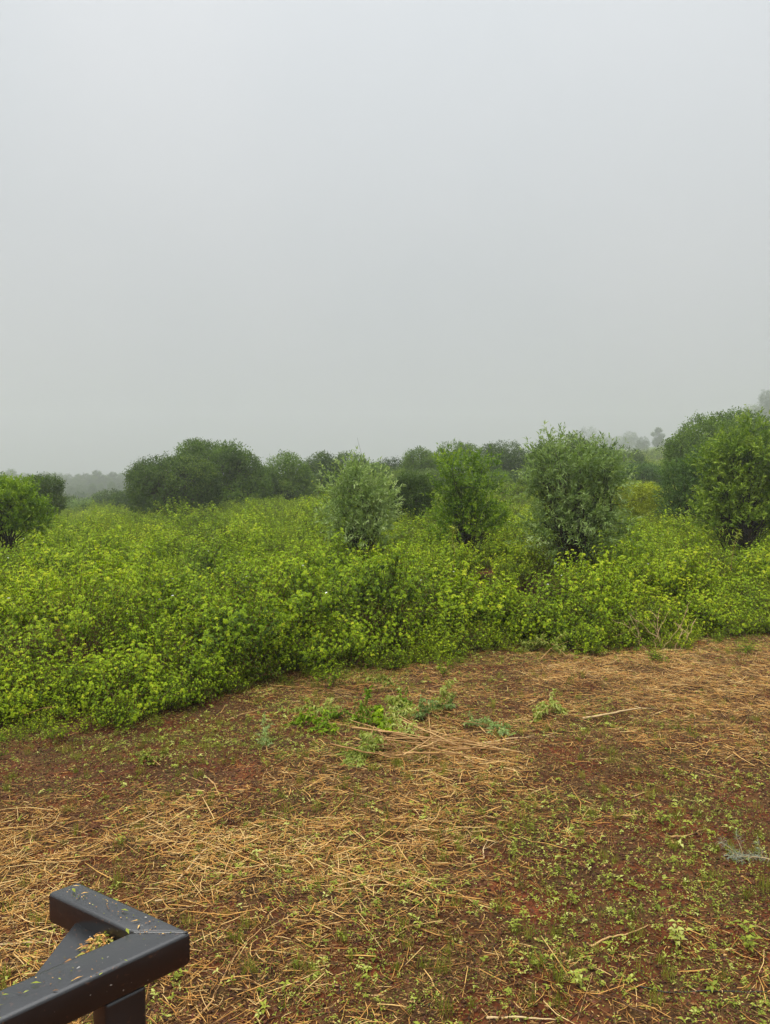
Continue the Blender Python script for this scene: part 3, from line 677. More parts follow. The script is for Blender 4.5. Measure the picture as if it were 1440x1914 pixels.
def tiny_green():
    mb = MB(); x, y = sample_ground(150000, .6); z = gz(x, y); px, py = project(x, y, z)
    dn = np.clip(gmap(px, py, .40, GREEN), .03, 1.3) * (.35 + 1.6 * np.clip((fbm(x, y, .45, 3, 2) - .38) / .25, 0, 1))
    k = RNG.random(len(x)) < dn / 1.8; x, y, z = x[k], y[k], z[k]; n = len(x)
    an = RNG.uniform(0, 6.28, n); d = np.stack([np.cos(an), np.sin(an), RNG.uniform(.1, 1.2, n)], 1)
    leaves(mb, np.stack([x, y, z + RNG.uniform(.002, .018, n)], 1), d, np.array([0, 0, 1.]) + RNG.normal(0, .3, (n, 3)), RNG.uniform(.008, .02, n), RNG.uniform(.003, .009, n), np.clip(RNG.normal(.35, .17, n), 0, 1), False)
    tag(mb.build('moss', M['weed']), 'sparse mossy film of very small green leaves on the soil', 'moss', kind='stuff')
tiny_green()
def grass():
    mb = MB(); x, y = sample_ground(1500, .9); z = gz(x, y); px, py = project(x, y, z)
    dn = np.clip(gmap(px, py, .22, GREEN), .03, 1.2); k = RNG.random(len(x)) < dn / 1.3; x, y = x[k], y[k]
    # named tufts of the photograph
    for (a, b, s) in [(640, 1480, 1.3), (700, 1445, 1.0), (130, 1520, .8), (1185, 1470, .7), (940, 1690, .8), (1040, 1740, 1.0), (1000, 1800, .9), (820, 1895, 1.2), (520, 1240, 1), (620, 1235, 1.3), (480, 1260, .8), (1330, 1590, .6), (1100, 1520, .7), (860, 1590, .7), (560, 1420, .8), (20, 1460, .8)]:
        c = onz(a, b); x = np.append(x, c[0] + RNG.normal(0, .03, 2)); y = np.append(y, c[1] + RNG.normal(0, .03, 2))
    nt_ = len(x); nb = RNG.integers(12, 45, nt_); T = np.repeat(np.arange(nt_), nb); n = len(T); sz = RNG.uniform(.5, 1.2, nt_)[T]
    hgt = RNG.uniform(.03, .11, n) * sz; an = RNG.uniform(0, 6.28, n); r0 = RNG.random(n) * .035 * sz
    bx = x[T] + np.cos(an) * r0; by = y[T] + np.sin(an) * r0
    lean = RNG.uniform(.1, .9, n); an2 = an + RNG.normal(0, .8, n)
    d = np.stack([np.cos(an2) * lean, np.sin(an2) * lean, np.ones(n)], 1)
    leaves(mb, np.stack([bx, by, gz(bx, by)], 1), d, np.stack([-np.cos(an2), -np.sin(an2), lean], 1) * -1 + [0, 0, 1.2], hgt, RNG.uniform(.002, .004, n), np.clip(RNG.normal(.5, .12, nt_)[T] + RNG.normal(0, .12, n), 0, 1), False, droop=.35)
    tag(mb.build('grass', M['grass']), 'thin olive grass tufts dotted over the cleared ground', 'grass', kind='stuff')
grass()

# ------------------------------------------------------------------ named sticks, branches, plants
def gpt(px, py, h=0.0):
    c = onz(px, py, 0.03 + h); return np.array([c[0], c[1], float(gz(c[0], c[1])) + h + .004])
def stick(pxs, rad0, label, name='dry_stalk', mat='stick', group=None, cat='stalk', lifts=None, forks=0, seed=0, tint=.6):
    rad = rad0 * (1.0 if len(pxs) > 2 and not name.startswith('pile') else 1.35); r = np.random.default_rng(seed + 900); P = [gpt(a, b, (lifts[i] if lifts else 0) + rad) for i, (a, b) in enumerate(pxs)]
    P = np.array(P); t = np.linspace(0, len(P) - 1, len(P) * 4); k = np.minimum(t.astype(int), len(P) - 2); f = (t - k)[:, None]
    Q = P[k] * (1 - f) + P[k + 1] * f; Q[1:-1] += r.normal(0, rad * .28, (len(Q) - 2, 3))
    mb = MB(); tube(mb, Q, np.linspace(rad, rad * .45, len(Q)), 6, tint + r.normal(0, .1), cap=True)
    for q in range(forks):
        k = r.integers(2, len(Q) - 2); d = norm(Q[k + 1] - Q[k]) + r.normal(0, .45, 3) * [1, 1, .3]; L = r.uniform(.08, .22)
        tube(mb, wander(Q[k], Q[k] + norm(d) * L + [0, 0, .02], 5, .04, r), np.linspace(rad * .5, rad * .15, 5), 5, tint)
    o = mb.build(name, M[mat], smooth=True, loc=Q[0]); tag(o, label, cat, group); return o
stick([(1090, 1340), (1150, 1332), (1190, 1325), (1228, 1322)], .012, 'thick pale forked stalk lying right of the wilted branches, on the straw', forks=2, mat='palestick')
stick([(815, 1378), (900, 1380), (960, 1372), (1040, 1370)], .010, 'long pale flattened stalk reaching right from the brush pile', forks=2, seed=1, mat='palestick')
stick([(1240, 1352), (1330, 1353), (1440, 1352)], .005, 'thin straight brown stalk near the right edge below the thick pale stalk', seed=2)
stick([(600, 1345), (650, 1355), (700, 1362)], .006, 'tan stalk sticking out left of the brush pile', seed=3)
stick([(385, 1440), (400, 1460), (412, 1480), (405, 1495)], .006, 'short hooked stalk on the red soil left of centre', seed=4)
stick([(340, 1440), (380, 1458), (430, 1458), (480, 1448)], .004, 'long curved thin twig on the red soil left of centre', seed=5)
stick([(425, 1340), (455, 1330), (485, 1322)], .006, 'tan stalk at the edge of the thicket left of centre', seed=6)
stick([(332, 1640), (350, 1625), (370, 1600), (388, 1582)], .008, 'thick pale straw stalk pointing up-right above the steel frame', seed=7, mat='palestick')
stick([(290, 1680), (330, 1670), (360, 1663)], .006, 'straight pale stalk just above the corner of the steel frame', seed=8, mat='palestick')
stick([(355, 1905), (395, 1860), (425, 1800), (450, 1760), (490, 1725)], .006, 'long brown curved twig right of the steel frame corner', seed=9)
stick([(1105, 1750), (1140, 1735), (1175, 1730), (1212, 1718)], .006, 'bowed brown stick among the seedlings low on the right', seed=10)
stick([(1252, 1552), (1285, 1548), (1320, 1541)], .007, 'short straight stick beside the leafy seedlings on the right', seed=11)
stick([(905, 1590), (903, 1575), (912, 1555)], .005, 'pale forked straw standing in the middle of the ground', seed=12, forks=1, mat='palestick')
stick([(0, 1748), (60, 1746), (120, 1745)], .005, 'pale horizontal straw stalk left of the steel frame', seed=13, mat='palestick')
stick([(910, 1882), (970, 1884), (1040, 1886)], .006, 'pale flat stalk at the bottom edge right of centre', seed=14, mat='palestick')
stick([(1080, 1890), (1110, 1800), (1085, 1835)], .002, 'thin bent grass stalk near the bottom edge', seed=15)
stick([(630, 1478), (690, 1468), (780, 1450)], .004, 'thin straw stalk lying beside the central grass tufts', seed=16)
stick([(1060, 1210), (1090, 1188), (1150, 1182), (1190, 1172)], .005, 'pale stalk leaning against the edge of the thicket', seed=17, lifts=[0, .05, .2, .3], mat='palestick')
stick([(1010, 1232), (1030, 1210), (1062, 1196)], .005, 'tan stalk leaning up toward the thicket', seed=18, lifts=[0, .08, .18])
stick([(1190, 1832), (1250, 1838), (1310, 1842), (1380, 1843), (1450, 1842), (1500, 1840)], .0035, 'thin black cable lying across the ground at the lower right', name='black_cable', mat='cable', cat='cable', seed=19)
r = np.random.default_rng(5)
for q in range(46):   # brush pile
    cx_ = r.normal(805, 65); cy_ = r.normal(1380, 15); an = r.normal(.35, .6); L = r.uniform(35, 110)
    dx, dy = math.cos(an) * L, math.sin(an) * L * .35
    h0 = r.uniform(0, .06)
    stick([(cx_ - dx, cy_ - dy), (cx_, cy_ + r.normal(0, 4)), (cx_ + dx, cy_ + dy)], r.uniform(.003, .007), 'brown stick tangled in the brush pile in mid-ground', name='pile_stick', group='sticks in the brush pile', seed=40 + q, lifts=[h0, h0 + .04, r.uniform(0, .06)], tint=r.uniform(.3, .7))

def leafy_branch(name, label, pxs, heights, mat, leafL, leafW, dens, seed, smat='stick', cat='branch', group=None, rad=.005, side=.12, droop=.5, nside=5, z=None):
    r = np.random.default_rng(seed); P = np.array([gpt(a, b, 0) for a, b in pxs]); P[:, 2] += heights
    if z is not None: P = np.array([[*at(a, b, z)] for a, b in pxs])
    t = np.linspace(0, len(P) - 1, len(P) * 5); k = np.minimum(t.astype(int), len(P) - 2); f = (t - k)[:, None]
    Q = P[k] * (1 - f) + P[k + 1] * f
    root = empty(name, tuple(Q[0]), label, cat, group)
    st = MB(); lf = MB(); tube(st, Q, np.linspace(rad, rad * .3, len(Q)), 5, .5)
    lines = [Q]; nside = int(nside * 1.6); leafL = leafL * 1.15; leafW = leafW * 1.3
    for q in range(nside):
        k = r.integers(1, len(Q) - 2); d = norm(norm(Q[k + 1] - Q[k]) + r.normal(0, .6, 3) + [0, 0, .1]); L = r.uniform(.5, 1) * side
        s = wander(Q[k], Q[k] + d * L, 5, .05, r); s[:, 2] = np.maximum(s[:, 2], gz(s[:, 0], s[:, 1]) + .005); tube(st, s, np.linspace(rad * .5, rad * .2, 5), 4, .5); lines.append(s)
    for Ln in lines:
        tot = np.linalg.norm(np.diff(Ln, axis=0), axis=1).sum(); n = max(4, int(tot * dens)); t = r.uniform(.15, 1, n) * (len(Ln) - 1); k = np.minimum(t.astype(int), len(Ln) - 2); f = (t - k)[:, None]
        p = Ln[k] * (1 - f) + Ln[k + 1] * f; tt = norm(Ln[k + 1] - Ln[k]); d = tt * .5 + r.normal(0, .6, (n, 3)) + [0, 0, -droop]
        tip = p + norm(d) * leafL; low = tip[:, 2] < gz(tip[:, 0], tip[:, 1]) + .004; d[low, 2] = .15
        leaves(lf, p, d, np.array([0, 0, 1.]) + r.normal(0, .5, (n, 3)), leafL * r.uniform(.6, 1.2, n), leafW * r.uniform(.7, 1.2, n), np.clip(r.normal(.5, .16, n), 0, 1), True, droop=.35)
    for m_, nm, mt in ((st, 'stem', smat), (lf, 'leaves', mat)):
        m_.V = [v - Q[0] for v in m_.V]; m_.build(nm, M[mt], root)
    return root
B = leafy_branch
B('wilted_branch', 'silvery wilted leafy spray arching at the back left of the brush pile', [(752, 1296), (740, 1278), (715, 1268), (688, 1266)], np.zeros(4), 'wilt', .045, .017, 150, 1, nside=6, side=.10, z=8.6)
B('wilted_branch', 'drooping wilted branch standing up at the back right of the brush pile', [(800, 1350), (812, 1325), (828, 1290), (838, 1272)], np.zeros(4), 'wilt', .06, .016, 150, 2, nside=7, droop=.9, z=7.9)
B('wilted_branch', 'limp grey-green branch in the middle of the brush pile behind the sticks', [(770, 1352), (760, 1330), (748, 1312), (735, 1300)], np.zeros(4), 'wilt', .075, .016, 130, 3, nside=10, side=.16, droop=1.0, z=7.85)
B('cut_branch', 'bright green upright leafy shoot in the brush pile', [(690, 1375), (688, 1340), (686, 1310), (688, 1290)], np.zeros(4), 'fresh', .05, .016, 130, 4, nside=6, side=.1, droop=0, z=7.6)
B('cut_branch', 'leafy green cut branch sprawling at the left of the brush pile', [(640, 1378), (610, 1365), (580, 1355), (555, 1350)], np.array([.02, .08, .1, .06]), 'fresh', .055, .018, 130, 5, nside=9, side=.25)
B('cut_branch', 'broad-leaved green sprig in the brush pile below the upright shoot', [(716, 1372), (712, 1358), (708, 1346)], np.array([0, .08, .14]), 'lantana', .06, .045, 130, 6, nside=4)
B('cut_branch', 'pale green leafy branch hanging toward the camera in front of the brush pile', [(700, 1378), (690, 1398), (670, 1412), (648, 1420)], np.array([.1, .09, .05, .02]), 'wilt', .05, .018, 150, 7, nside=9, side=.22)
B('cut_branch', 'green sprawling branch with small leaves right of the brush pile', [(860, 1352), (885, 1350), (915, 1355), (940, 1362)], np.array([.02, .07, .06, .02]), 'willow', .045, .012, 200, 8, nside=9, side=.2)
B('cut_branch', 'green leafy clippings on the straw left of the thick pale stalk', [(990, 1352), (1010, 1340), (1030, 1332), (1052, 1330)], np.array([.02, .08, .1, .05]), 'wilt', .05, .013, 200, 9, nside=8, side=.2)
B('cut_branch', 'wilted green branch lying against the foot of the thicket right of centre', [(1060, 1232), (1035, 1222), (1010, 1215), (990, 1212)], np.array([.05, .14, .16, .1]), 'wilt', .06, .015, 170, 10, nside=9, side=.25)
B('cut_branch', 'low green sprig on the bare soil left of the brush pile', [(500, 1400), (495, 1385), (492, 1370)], np.array([0, .08, .16]), 'willow', .035, .007, 260, 11, nside=6, side=.16, droop=-.2)
B('cut_branch', 'small green leafy twig lying on soil near the left frame side', [(300, 1430), (280, 1425), (262, 1420)], np.array([.02, .05, .03]), 'weed', .03, .014, 150, 12, nside=6, side=.12)
for q, (a, b, an, mt, lab) in enumerate([(730, 1345, .3, 'wilt', 'limp leafy branch at the far side of the pile of brown sticks'), (760, 1372, 2.6, 'wilt', 'leafy branch buried under the brown sticks of the pile'), (665, 1348, 2.9, 'fresh', 'green leafy branch between the sprawling cut branch and the upright shoot'),
        (700, 1405, -2.2, 'wilt', 'pale leafy twig at the near left foot of the brush pile'), (800, 1335, .6, 'willow', 'small-leaved green branch under the drooping wilted branch'), (600, 1335, 3.0, 'wilt', 'flattened wilted twig behind the sprawling cut branch'), (742, 1330, 1.2, 'fresh', 'short green leafy tip behind the middle of the brush pile')]):
    dx, dy = math.cos(an), -math.sin(an) * .35
    B('cut_branch', lab, [(a - 45 * dx, b - 45 * dy), (a - 12 * dx, b - 12 * dy + 3), (a + 22 * dx, b + 22 * dy - 3), (a + 50 * dx, b + 50 * dy)], np.array([.02, .08, .09, .03]), mt, .05, .015, 150, 400 + q, nside=8, side=.2)
B('feathery_weed', 'pale grey feathery uprooted weed lying at the right edge of the ground', [(1462, 1612), (1430, 1604), (1400, 1600), (1366, 1598)], np.array([.01, .02, .02, .005]), 'feather', .05, .0016, 300, 13, smat='palestick', nside=6, side=.14, cat='weed', droop=0)
B('tall_weed', 'tall pale weed stalk rising from the thicket in front of the right-edge tree', [(1366, 1075), (1368, 1045), (1374, 1015), (1382, 992)], None if False else np.zeros(4), 'weed', .10, .018, 75, 14, nside=0, cat='weed', droop=.1, z=14.5)
B('tall_weed', 'tall leafy weed rising from the thicket in front of the bright green young tree', [(848, 1060), (850, 1030), (846, 1005), (848, 984)], np.zeros(4), 'weed', .10, .02, 75, 15, nside=1, cat='weed', droop=.1, z=13.5)
# weeds growing at the right
for q, (a, b, s) in enumerate([(1235, 1530, 1.1), (1225, 1545, .8), (1260, 1745, 1.0), (1190, 1755, .7), (1400, 1770, 1.2), (1430, 1790, 1.0), (1275, 1765, 1.0), (1095, 1830, .8), (1180, 1795, .6), (1150, 1590, .7), (330, 1820, .6), (1385, 1560, .9), (960, 1720, .6), (1075, 1670, .5)]):
    pass
def weed(px, py, s, label, seed):
    r = np.random.default_rng(seed); c = gpt(px, py); root = empty('leafy_weed', tuple(c), label, 'weed', 'leafy weeds on the cleared ground')
    st = MB(); lf = MB()
    for q in range(3):
        tip = np.array([r.normal(0, .03), r.normal(0, .03), .10 * r.uniform(.6, 1.1)]) * s
        L = wander(np.zeros(3), tip, 5, .05, r); tube(st, L, .0018 * s, 4, .7)
        for k in range(1, 5):
            for sg in (0, math.pi):
                an = k * 1.57 + sg + r.normal(0, .2)
                leaves(lf, L[k][None], np.array([[math.cos(an), math.sin(an), .35]]), np.array([[0, 0, 1.]]), .04 * s * r.uniform(.7, 1.1), .02 * s, min(1, r.normal(.68, .1)), True, fold=.15)
    st.build('stem', M['stem'], root); lf.build('leaves', M['weed'], root)
WEEDS = [(1235, 1530, 1.2, 'largest pale seedling weed near the short straight stick on the right'), (1395, 1770, 1.3, 'bright weed clump at the right edge above the black cable'), (1262, 1750, 1.2, 'upright light green weed above the middle of the black cable'),
         (1092, 1832, 1.0, 'leafy weed just left of the end of the black cable'), (1075, 1672, .8, 'pale weed in the dark soil patch right of centre'), (330, 1822, .7, 'small weed just right of the steel frame corner'), (960, 1722, .8, 'small weed right of centre between grass tufts'), (1380, 1560, 1.0, 'weed on bare red soil above the grey feathery weed'), (225, 1582, .7, 'single green leafy weed in the straw at the left')]
for q, w in enumerate(WEEDS): weed(*w, 300 + q)

# dead and leaning stems along the ragged edge of the thicket
mb = MB(); r = np.random.default_rng(77)
for q in range(260):
    x = r.uniform(-6.5, 8.5); y = float(edge_y(x)) + r.normal(.35, .35); z = float(gz(x, y)); an = r.uniform(0, 6.28); L = r.uniform(.25, .8)
    up = r.choice([.03, .25, .9], p=[.4, .3, .3]); d = np.array([math.cos(an), math.sin(an) - .3, up]); d = d / np.linalg.norm(d)
    P = wander(np.array([x, y, z + .01]), np.array([x, y, z + .02]) + d * L, 7, .06, r); P[:, 2] = np.maximum(P[:, 2], gz(P[:, 0], P[:, 1]) + .004)
    tube(mb, P, np.linspace(.0045, .0015, 7), 4, r.uniform(.1, .9))
    for z_ in range(2):
        k = r.integers(2, 6); e_ = P[k] + (P[k] - P[k - 1]) / np.linalg.norm(P[k] - P[k - 1]) * L * .2 + r.normal(0, .07, 3); e_[2] = max(e_[2], float(gz(e_[0], e_[1])) + .004); tube(mb, wander(P[k], e_, 4, .05, r), np.linspace(.0025, .001, 4), 3, .6)
tag(mb.build('dead_stems', M['stick']), 'thin dry brown stems fallen and leaning along the foot of the thicket', 'dead stems', kind='stuff')

# bare pale stems at the thicket foot, right
root = empty('bare_shrub', tuple(gpt(1235, 1215)), 'leafless pale-stemmed shrub at the foot of the thicket on the right', 'shrub')
mb = MB(); r = np.random.default_rng(8); b0 = gpt(1235, 1215)
for (a, b, c, d_) in [(1240, 1212, 1222, 1160), (1262, 1212, 1284, 1138), (1200, 1210, 1190, 1160), (1235, 1212, 1275, 1165), (1210, 1214, 1165, 1160), (1250, 1214, 1180, 1150), (1270, 1212, 1300, 1160), (1225, 1213, 1235, 1135)]:
    Yb = onz(a, b)[1]; p0 = gpt(a, b); p1 = at(c, d_, Yb - .05); P = wander(p0, p1, 9, .045, r)
    tube(mb, P, np.linspace(.007, .003, 9), 5, r.uniform(.1, .6))
    for z in range(3):
        k = r.integers(3, 8); tube(mb, wander(P[k], P[k] + norm(P[k] - P[k - 1]) * .15 + r.normal(0, .09, 3), 5, .05, r), np.linspace(.004, .0015, 5), 4, .6)
mb.V = [v - b0 for v in mb.V]; mb.build('stems', M['palestick'], root)

# ------------------------------------------------------------------ black steel frame
def metal_mat():
    m, nt = newmat('black_powder_coat'); out = N_(nt, 'ShaderNodeOutputMaterial'); geo = N_(nt, 'ShaderNodeNewGeometry'); P = geo.outputs['Position']
    bs = N_(nt, 'ShaderNodeBsdfPrincipled')
    n1 = noise(nt, P, 9, 5, .6); c = ramp(nt, n1, [(.35, (.003, .0033, .004)), (.7, (.007, .0075, .009))])
    sp_ = noise(nt, P, 95, 2, .5); s = ramp(nt, sp_, [(.725, (0, 0, 0)), (.735, (1, 1, 1))]); c = mixc(nt, s, c, (.30, .28, .25))
    dn = noise(nt, P, 120, 3, .5); s2 = ramp(nt, dn, [(.66, (0, 0, 0)), (.69, (1, 1, 1))]); c = mixc(nt, s2, c, (.045, .022, .013))
    nt.links.new(c, bs.inputs['Base Color'])
    rr = N_(nt, 'ShaderNodeMapRange'); nt.links.new(n1, rr.inputs[0]); rr.inputs[3].default_value = .28; rr.inputs[4].default_value = .42; nt.links.new(rr.outputs[0], bs.inputs['Roughness'])
    bs.inputs['Specular IOR Level'].default_value = .75; bs.inputs['Coat Weight'].default_value = .45; bs.inputs['Coat Roughness'].default_value = .22
    bu = N_(nt, 'ShaderNodeBump'); bu.inputs['Strength'].default_value = .12; bu.inputs['Distance'].default_value = .001
    nt.links.new(noise(nt, P, 160, 3), bu.inputs['Height']); nt.links.new(bu.outputs[0], bs.inputs['Normal'])
    nt.links.new(bs.outputs[0], out.inputs[0]); return m
M['metal'] = metal_mat()
ZB = CAMH - .66; TT = .05
def prism(name, poly, z0, z1, parent, bev=.006, seg=3, label=None):
    import bmesh
    bm = bmesh.new(); lo = [bm.verts.new((x, y, z0)) for x, y in poly]; hi = [bm.verts.new((x, y, z1)) for x, y in poly]
    bm.faces.new(hi); bm.faces.new(lo[::-1]); n = len(poly)
    for i in range(n): bm.faces.new((lo[i], lo[(i + 1) % n], hi[(i + 1) % n], hi[i]))
    bmesh.ops.recalc_face_normals(bm, faces=bm.faces)
    bmesh.ops.bevel(bm, geom=bm.edges[:], offset=bev, segments=seg, profile=.5, affect='EDGES')
    me = D.meshes.new(name); bm.to_mesh(me); bm.free(); me.materials.append(M['metal'])
    for p in me.polygons: p.use_smooth = True
    me.set_sharp_from_angle(angle=math.radians(35)) if hasattr(me, 'set_sharp_from_angle') else None
    o = D.objects.new(name, me); COL.objects.link(o); o.parent = parent; return o
Co = onz(358, 1741, ZB)[:2]; Ci = onz(246, 1741, ZB)[:2]
Ua = onz(147, 1646, ZB)[:2]; Ub = onz(89, 1667, ZB)[:2]
La = onz(0, 1903, ZB)[:2]; dl = (La - Co) / np.linalg.norm(La - Co)
Li = onz(0, 1850, ZB)[:2]; dli = (Li - Ci) / np.linalg.norm(Li - Ci); dl = (dl + dli) / 2; dl /= np.linalg.norm(dl)
perp = np.array([-dl[1], dl[0]]);
if np.dot(perp, Ci - Co) < 0: perp = -perp
LEN = 1.0
Ci2 = Ci
far_o = Co + dl * LEN; far_i = far_o + perp * abs(np.dot(Ci - Co, perp))
fb = D.objects.new('steel_frame', None); COL.objects.link(fb)
fb.location = (0, 0, 0); tag(fb, 'black painted square-tube steel frame corner jutting in at the bottom left', 'metal frame')
prism('side_rail', [Co, Ci, far_i, far_o], ZB - TT, ZB, fb)
e = (Ci - Co) / np.linalg.norm(Ci - Co) * .0006; up_ = np.array([-dl[0], -dl[1]]) * .0006
prism('end_rail', [Co + up_, Ua, Ub, Ci + up_], ZB - TT - .0004, ZB - .0008, fb)
# gusset plate welded between the two rails
G = [onz(143, 1722, ZB - .03)[:2], onz(235, 1760, ZB - .03)[:2], onz(180, 1830, ZB - .03)[:2], onz(50, 1842, ZB - .03)[:2]]
prism('gusset_plate', G, ZB - .036, ZB - .030, fb, bev=.001, seg=1)
def post(c, ax1, w, h, zt, name='post'):
    ax2 = np.array([-ax1[1], ax1[0]]); q = [c + ax1 * w / 2 + ax2 * h / 2, c - ax1 * w / 2 + ax2 * h / 2, c - ax1 * w / 2 - ax2 * h / 2, c + ax1 * w / 2 - ax2 * h / 2]
    return prism(name, q, float(gz(c[0], c[1])) - .02, zt, fb)
pcn = Co + dl * .098 + perp * .028
post(pcn, dl, .06, .046, ZB - TT - .001)
post(Co + dl * .93 + perp * .028, dl, .06, .046, ZB - TT - .001)
post((Ua + Ub) / 2 + (Co - Ua) * .0 + np.array([.01, .0]), dl, .03, .03, ZB - TT - .3) if False else None
# weld bead on the mitre
mb = MB(); a = np.array([*Co, ZB - .002]); b = np.array([*Ci, ZB - .002]); a2 = a * .93 + b * .07; tube(mb, wander(a2, b, 14, .004), .0022, 6, cap=True)
mb.build('weld', M['metal'], fb, smooth=True)
# clippings lying on the frame
lm = MB(); leaves(lm, np.zeros((1, 3)), np.array([[1., 0, 0]]), np.array([[0, 0, 1.]]), .016, .0045, .8, True, fold=.1, droop=.05); lme = lm.mesh('leaf_fragment', [M['weed']])
for q, (a, b, s) in enumerate([(135, 1660, 1.1), (226, 1700, .9), (236, 1735, 1.1), (57, 1838, .9), (43, 1856, .5), (109, 1828, .4), (232, 1794, .4), (185, 1823, .45), (190, 1790, .35), (172, 1690, .3), (3, 1860, .6)]):
    c = onz(a, b, ZB + .002); o = D.objects.new('leaf_fragment', lme); COL.objects.link(o); o.location = c; o.rotation_euler = (random.uniform(-.1, .1), -.05, random.uniform(-1.2, 1.2)); o.scale = (s, s, s)
    tag(o, 'small pale leaf scrap stuck on the black steel frame', 'leaf scrap', 'leaf scraps on the steel frame')
mb = MB(); n = 80; r = np.random.default_rng(3)
c = onz(185, 1768, ZB - .029); u = r.normal(0, 1, (n, 2)) * .3
ax_ = np.array([*(onz(205, 1752, ZB - .029) - onz(160, 1795, ZB - .029))[:2]]) ; bx_ = np.array([-ax_[1], ax_[0]]) * .35
Pp = np.zeros((n, 3)); Pp[:, :2] = c[:2] + u[:, :1] * ax_ + u[:, 1:] * bx_; Pp[:, 2] = ZB - .029 + r.random(n) * .01
an = r.uniform(0, 6.28, n); leaves(mb, Pp, np.stack([np.cos(an), np.sin(an), r.uniform(-.05, .4, n)], 1), np.array([0, 0, 1.]) + r.normal(0, .4, (n, 3)), r.uniform(.005, .016, n), r.uniform(.0015, .004, n), np.clip(r.normal(.6,.3,n),0,1), True, mat=0)
n = 330; u = r.normal(0, 1, (n, 2)) * .4; Pp = np.zeros((n, 3)); Pp[:, :2] = c[:2] + u[:, :1] * ax_ + u[:, 1:] * bx_; Pp[:, 2] = ZB - .029 + r.random(n) * .006
an = r.uniform(0, 6.28, n); leaves(mb, Pp, np.stack([np.cos(an), np.sin(an), r.uniform(-.05, .3, n)], 1), np.array([0, 0, 1.]) + r.normal(0, .4, (n, 3)), r.uniform(.004, .018, n), r.uniform(.0015, .004, n), r.random(n), False, mat=1)
for (p0, p1, wd, n) in ((Co, far_o, perp * np.linalg.norm(Ci - Co) * .8, 190), ((Co + Ci) / 2, (Ua + Ub) / 2, np.array([.0, .03]), 80)):
    t = r.random(n); q = p0[None] * (1 - t[:, None]) + p1[None] * t[:, None] + wd[None] * (r.random((n, 1)) if wd[0] else r.uniform(-.6, .6, (n, 1)))
    Pp = np.concatenate([q, np.full((n, 1), ZB + .0008)], 1); an = r.uniform(0, 6.28, n); big = (r.random(n) < .12)
    for mi_, kk in ((0, r.random(n) < .3), (1, r.random(n) < .6)):
        leaves(mb, Pp[kk], np.stack([np.cos(an), np.sin(an), an * 0 + .08], 1)[kk], np.array([0, 0, 1.]) + np.zeros((kk.sum(), 3)), (np.where(big, .012, .003) * r.uniform(.6, 1.4, n))[kk], (np.where(big, .0018, .0018) * r.uniform(.6, 1.4, n))[kk], r.random(kk.sum()), False, droop=.02, mat=mi_)
tag(mb.build('debris', [M['grass'], M['straw']]), 'tiny leaf and straw scraps heaped in the inner corner and strewn on the black frame', 'debris', kind='stuff')

# ------------------------------------------------------------------ air
hm, nt = newmat('mist'); out = N_(nt, 'ShaderNodeOutputMaterial'); pv = N_(nt, 'ShaderNodeVolumePrincipled')
HAZE = .0018
pv.inputs['Density'].default_value = HAZE; pv.inputs['Color'].default_value = (.86, .875, .89, 1); pv.inputs['Anisotropy'].default_value = 0.6
nt.links.new(pv.outputs[0], out.inputs['Volume'])
lo = np.array([-710, -75, -12.]); hi = np.array([710, 720, 66.])
v = np.array([[x, y, z] for x in (lo[0], hi[0]) for y in (lo[1], hi[1]) for z in (lo[2], hi[2])])
f = np.array([[0, 1, 3, 2], [4, 6, 7, 5], [0, 4, 5, 1], [2, 3, 7, 6], [0, 2, 6, 4], [1, 5, 7, 3]])
hz = D.objects.new('haze', mk_mesh('haze', v, [f], [hm])); COL.objects.link(hz); tag(hz, 'pale grey mist hanging over the whole scrubland', kind='stuff')
print('ground z range', V[:, 2].min(), V[:, 2].max())

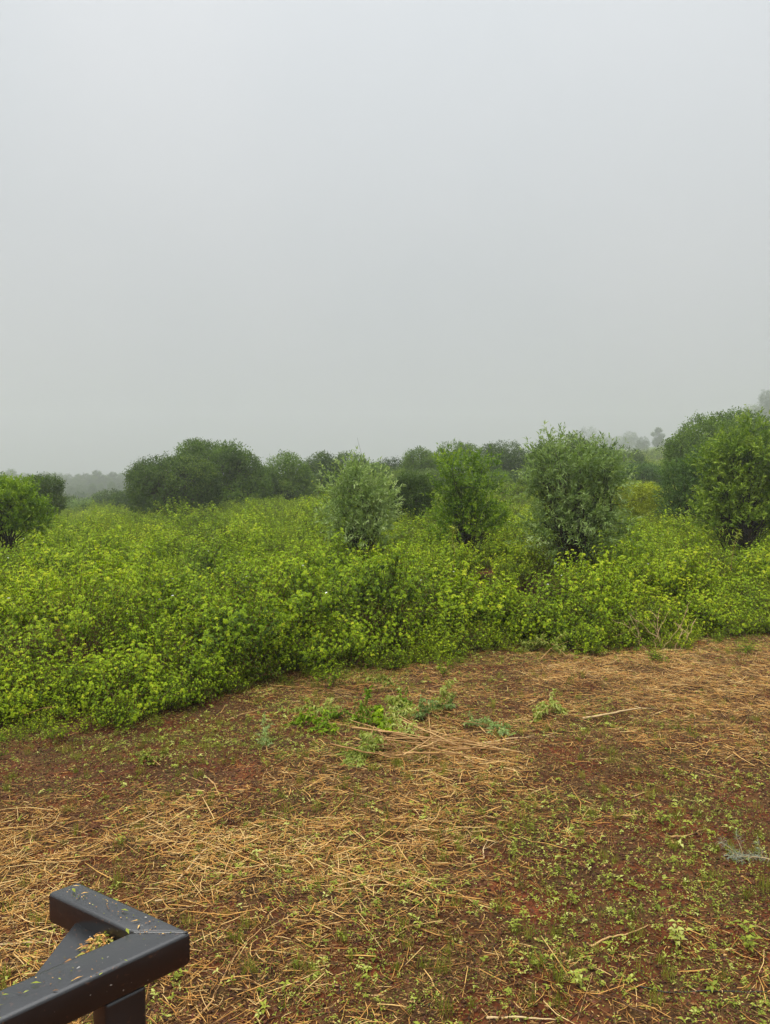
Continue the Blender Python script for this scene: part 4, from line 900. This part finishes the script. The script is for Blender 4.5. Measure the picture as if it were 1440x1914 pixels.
# ------------------------------------------------------------------ sky, sun, camera
SUN_EL, SUN_AZ = math.radians(58), math.radians(-130)     # azimuth from +Y, negative = left
w = D.worlds.new('World'); scene.world = w; w.use_nodes = True; nt = w.node_tree; nt.nodes.clear()
out = N_(nt, 'ShaderNodeOutputWorld'); bg = N_(nt, 'ShaderNodeBackground'); sk = N_(nt, 'ShaderNodeTexSky'); sk.sky_type = 'NISHITA'; sk.sun_disc = False
sk.sun_elevation = SUN_EL; sk.sun_rotation = SUN_AZ % (2 * math.pi); sk.air_density = 1.5; sk.dust_density = 4
tc = N_(nt, 'ShaderNodeTexCoord'); s = N_(nt, 'ShaderNodeSeparateXYZ'); nt.links.new(tc.outputs['Generated'], s.inputs[0])
ov = ramp(nt, s.outputs['Z'], [(0, (.252, .258, .264)), (.12, (.29, .298, .302)), (.30, (.33, .343, .35)), (.57, (.405, .425, .442)), (1, (1.9, 1.92, 1.92))])
wn = noise(nt, tc.outputs['Generated'], 2.2, 3, .5)
ov = mixc(nt, 1.0, ov, ramp(nt, wn, [(.3, (.95, .965, .97)), (.7, (1.05, 1.035, 1.03))]), 'MULTIPLY')
sc_ = N_(nt, 'ShaderNodeVectorMath', operation='SCALE'); nt.links.new(ov, sc_.inputs[0]); sc_.inputs['Scale'].default_value = 12.0
nt.links.new(mixc(nt, .975, sk.outputs[0], sc_.outputs[0]), bg.inputs['Color']); bg.inputs['Strength'].default_value = .1
nt.links.new(bg.outputs[0], out.inputs[0])
sl = D.lights.new('sun', 'SUN'); sl.energy = 1.5; sl.angle = math.radians(35); sl.color = (1, .97, .9)
so = D.objects.new('sun', sl); COL.objects.link(so)
dvec = Vector((math.sin(SUN_AZ) * math.cos(SUN_EL), math.cos(SUN_AZ) * math.cos(SUN_EL), math.sin(SUN_EL)))
so.rotation_euler = dvec.to_track_quat('Z', 'Y').to_euler(); so.location = (0, 0, 60)

cam = D.cameras.new('camera'); co = D.objects.new('camera', cam); COL.objects.link(co); scene.camera = co
cam.sensor_fit = 'VERTICAL'; cam.sensor_height = 36; cam.sensor_width = 36; cam.lens = 36 * F / 1914
co.location = (0, 0, CAMH); co.rotation_euler = (math.pi / 2 - PITCH, 0, 0); cam.clip_start = .02; cam.clip_end = 3000
scene.view_settings.view_transform = 'Standard'; scene.view_settings.look = 'None'; scene.view_settings.exposure = .6; scene.view_settings.gamma = 1
cy = scene.cycles; cy.volume_bounces = 2; cy.max_bounces = 8; cy.diffuse_bounces = 4; cy.transmission_bounces = 4; cy.use_denoising = True; cy.caustics_reflective = False; cy.caustics_refractive = False
cy.use_adaptive_sampling = True; cy.adaptive_threshold = .01
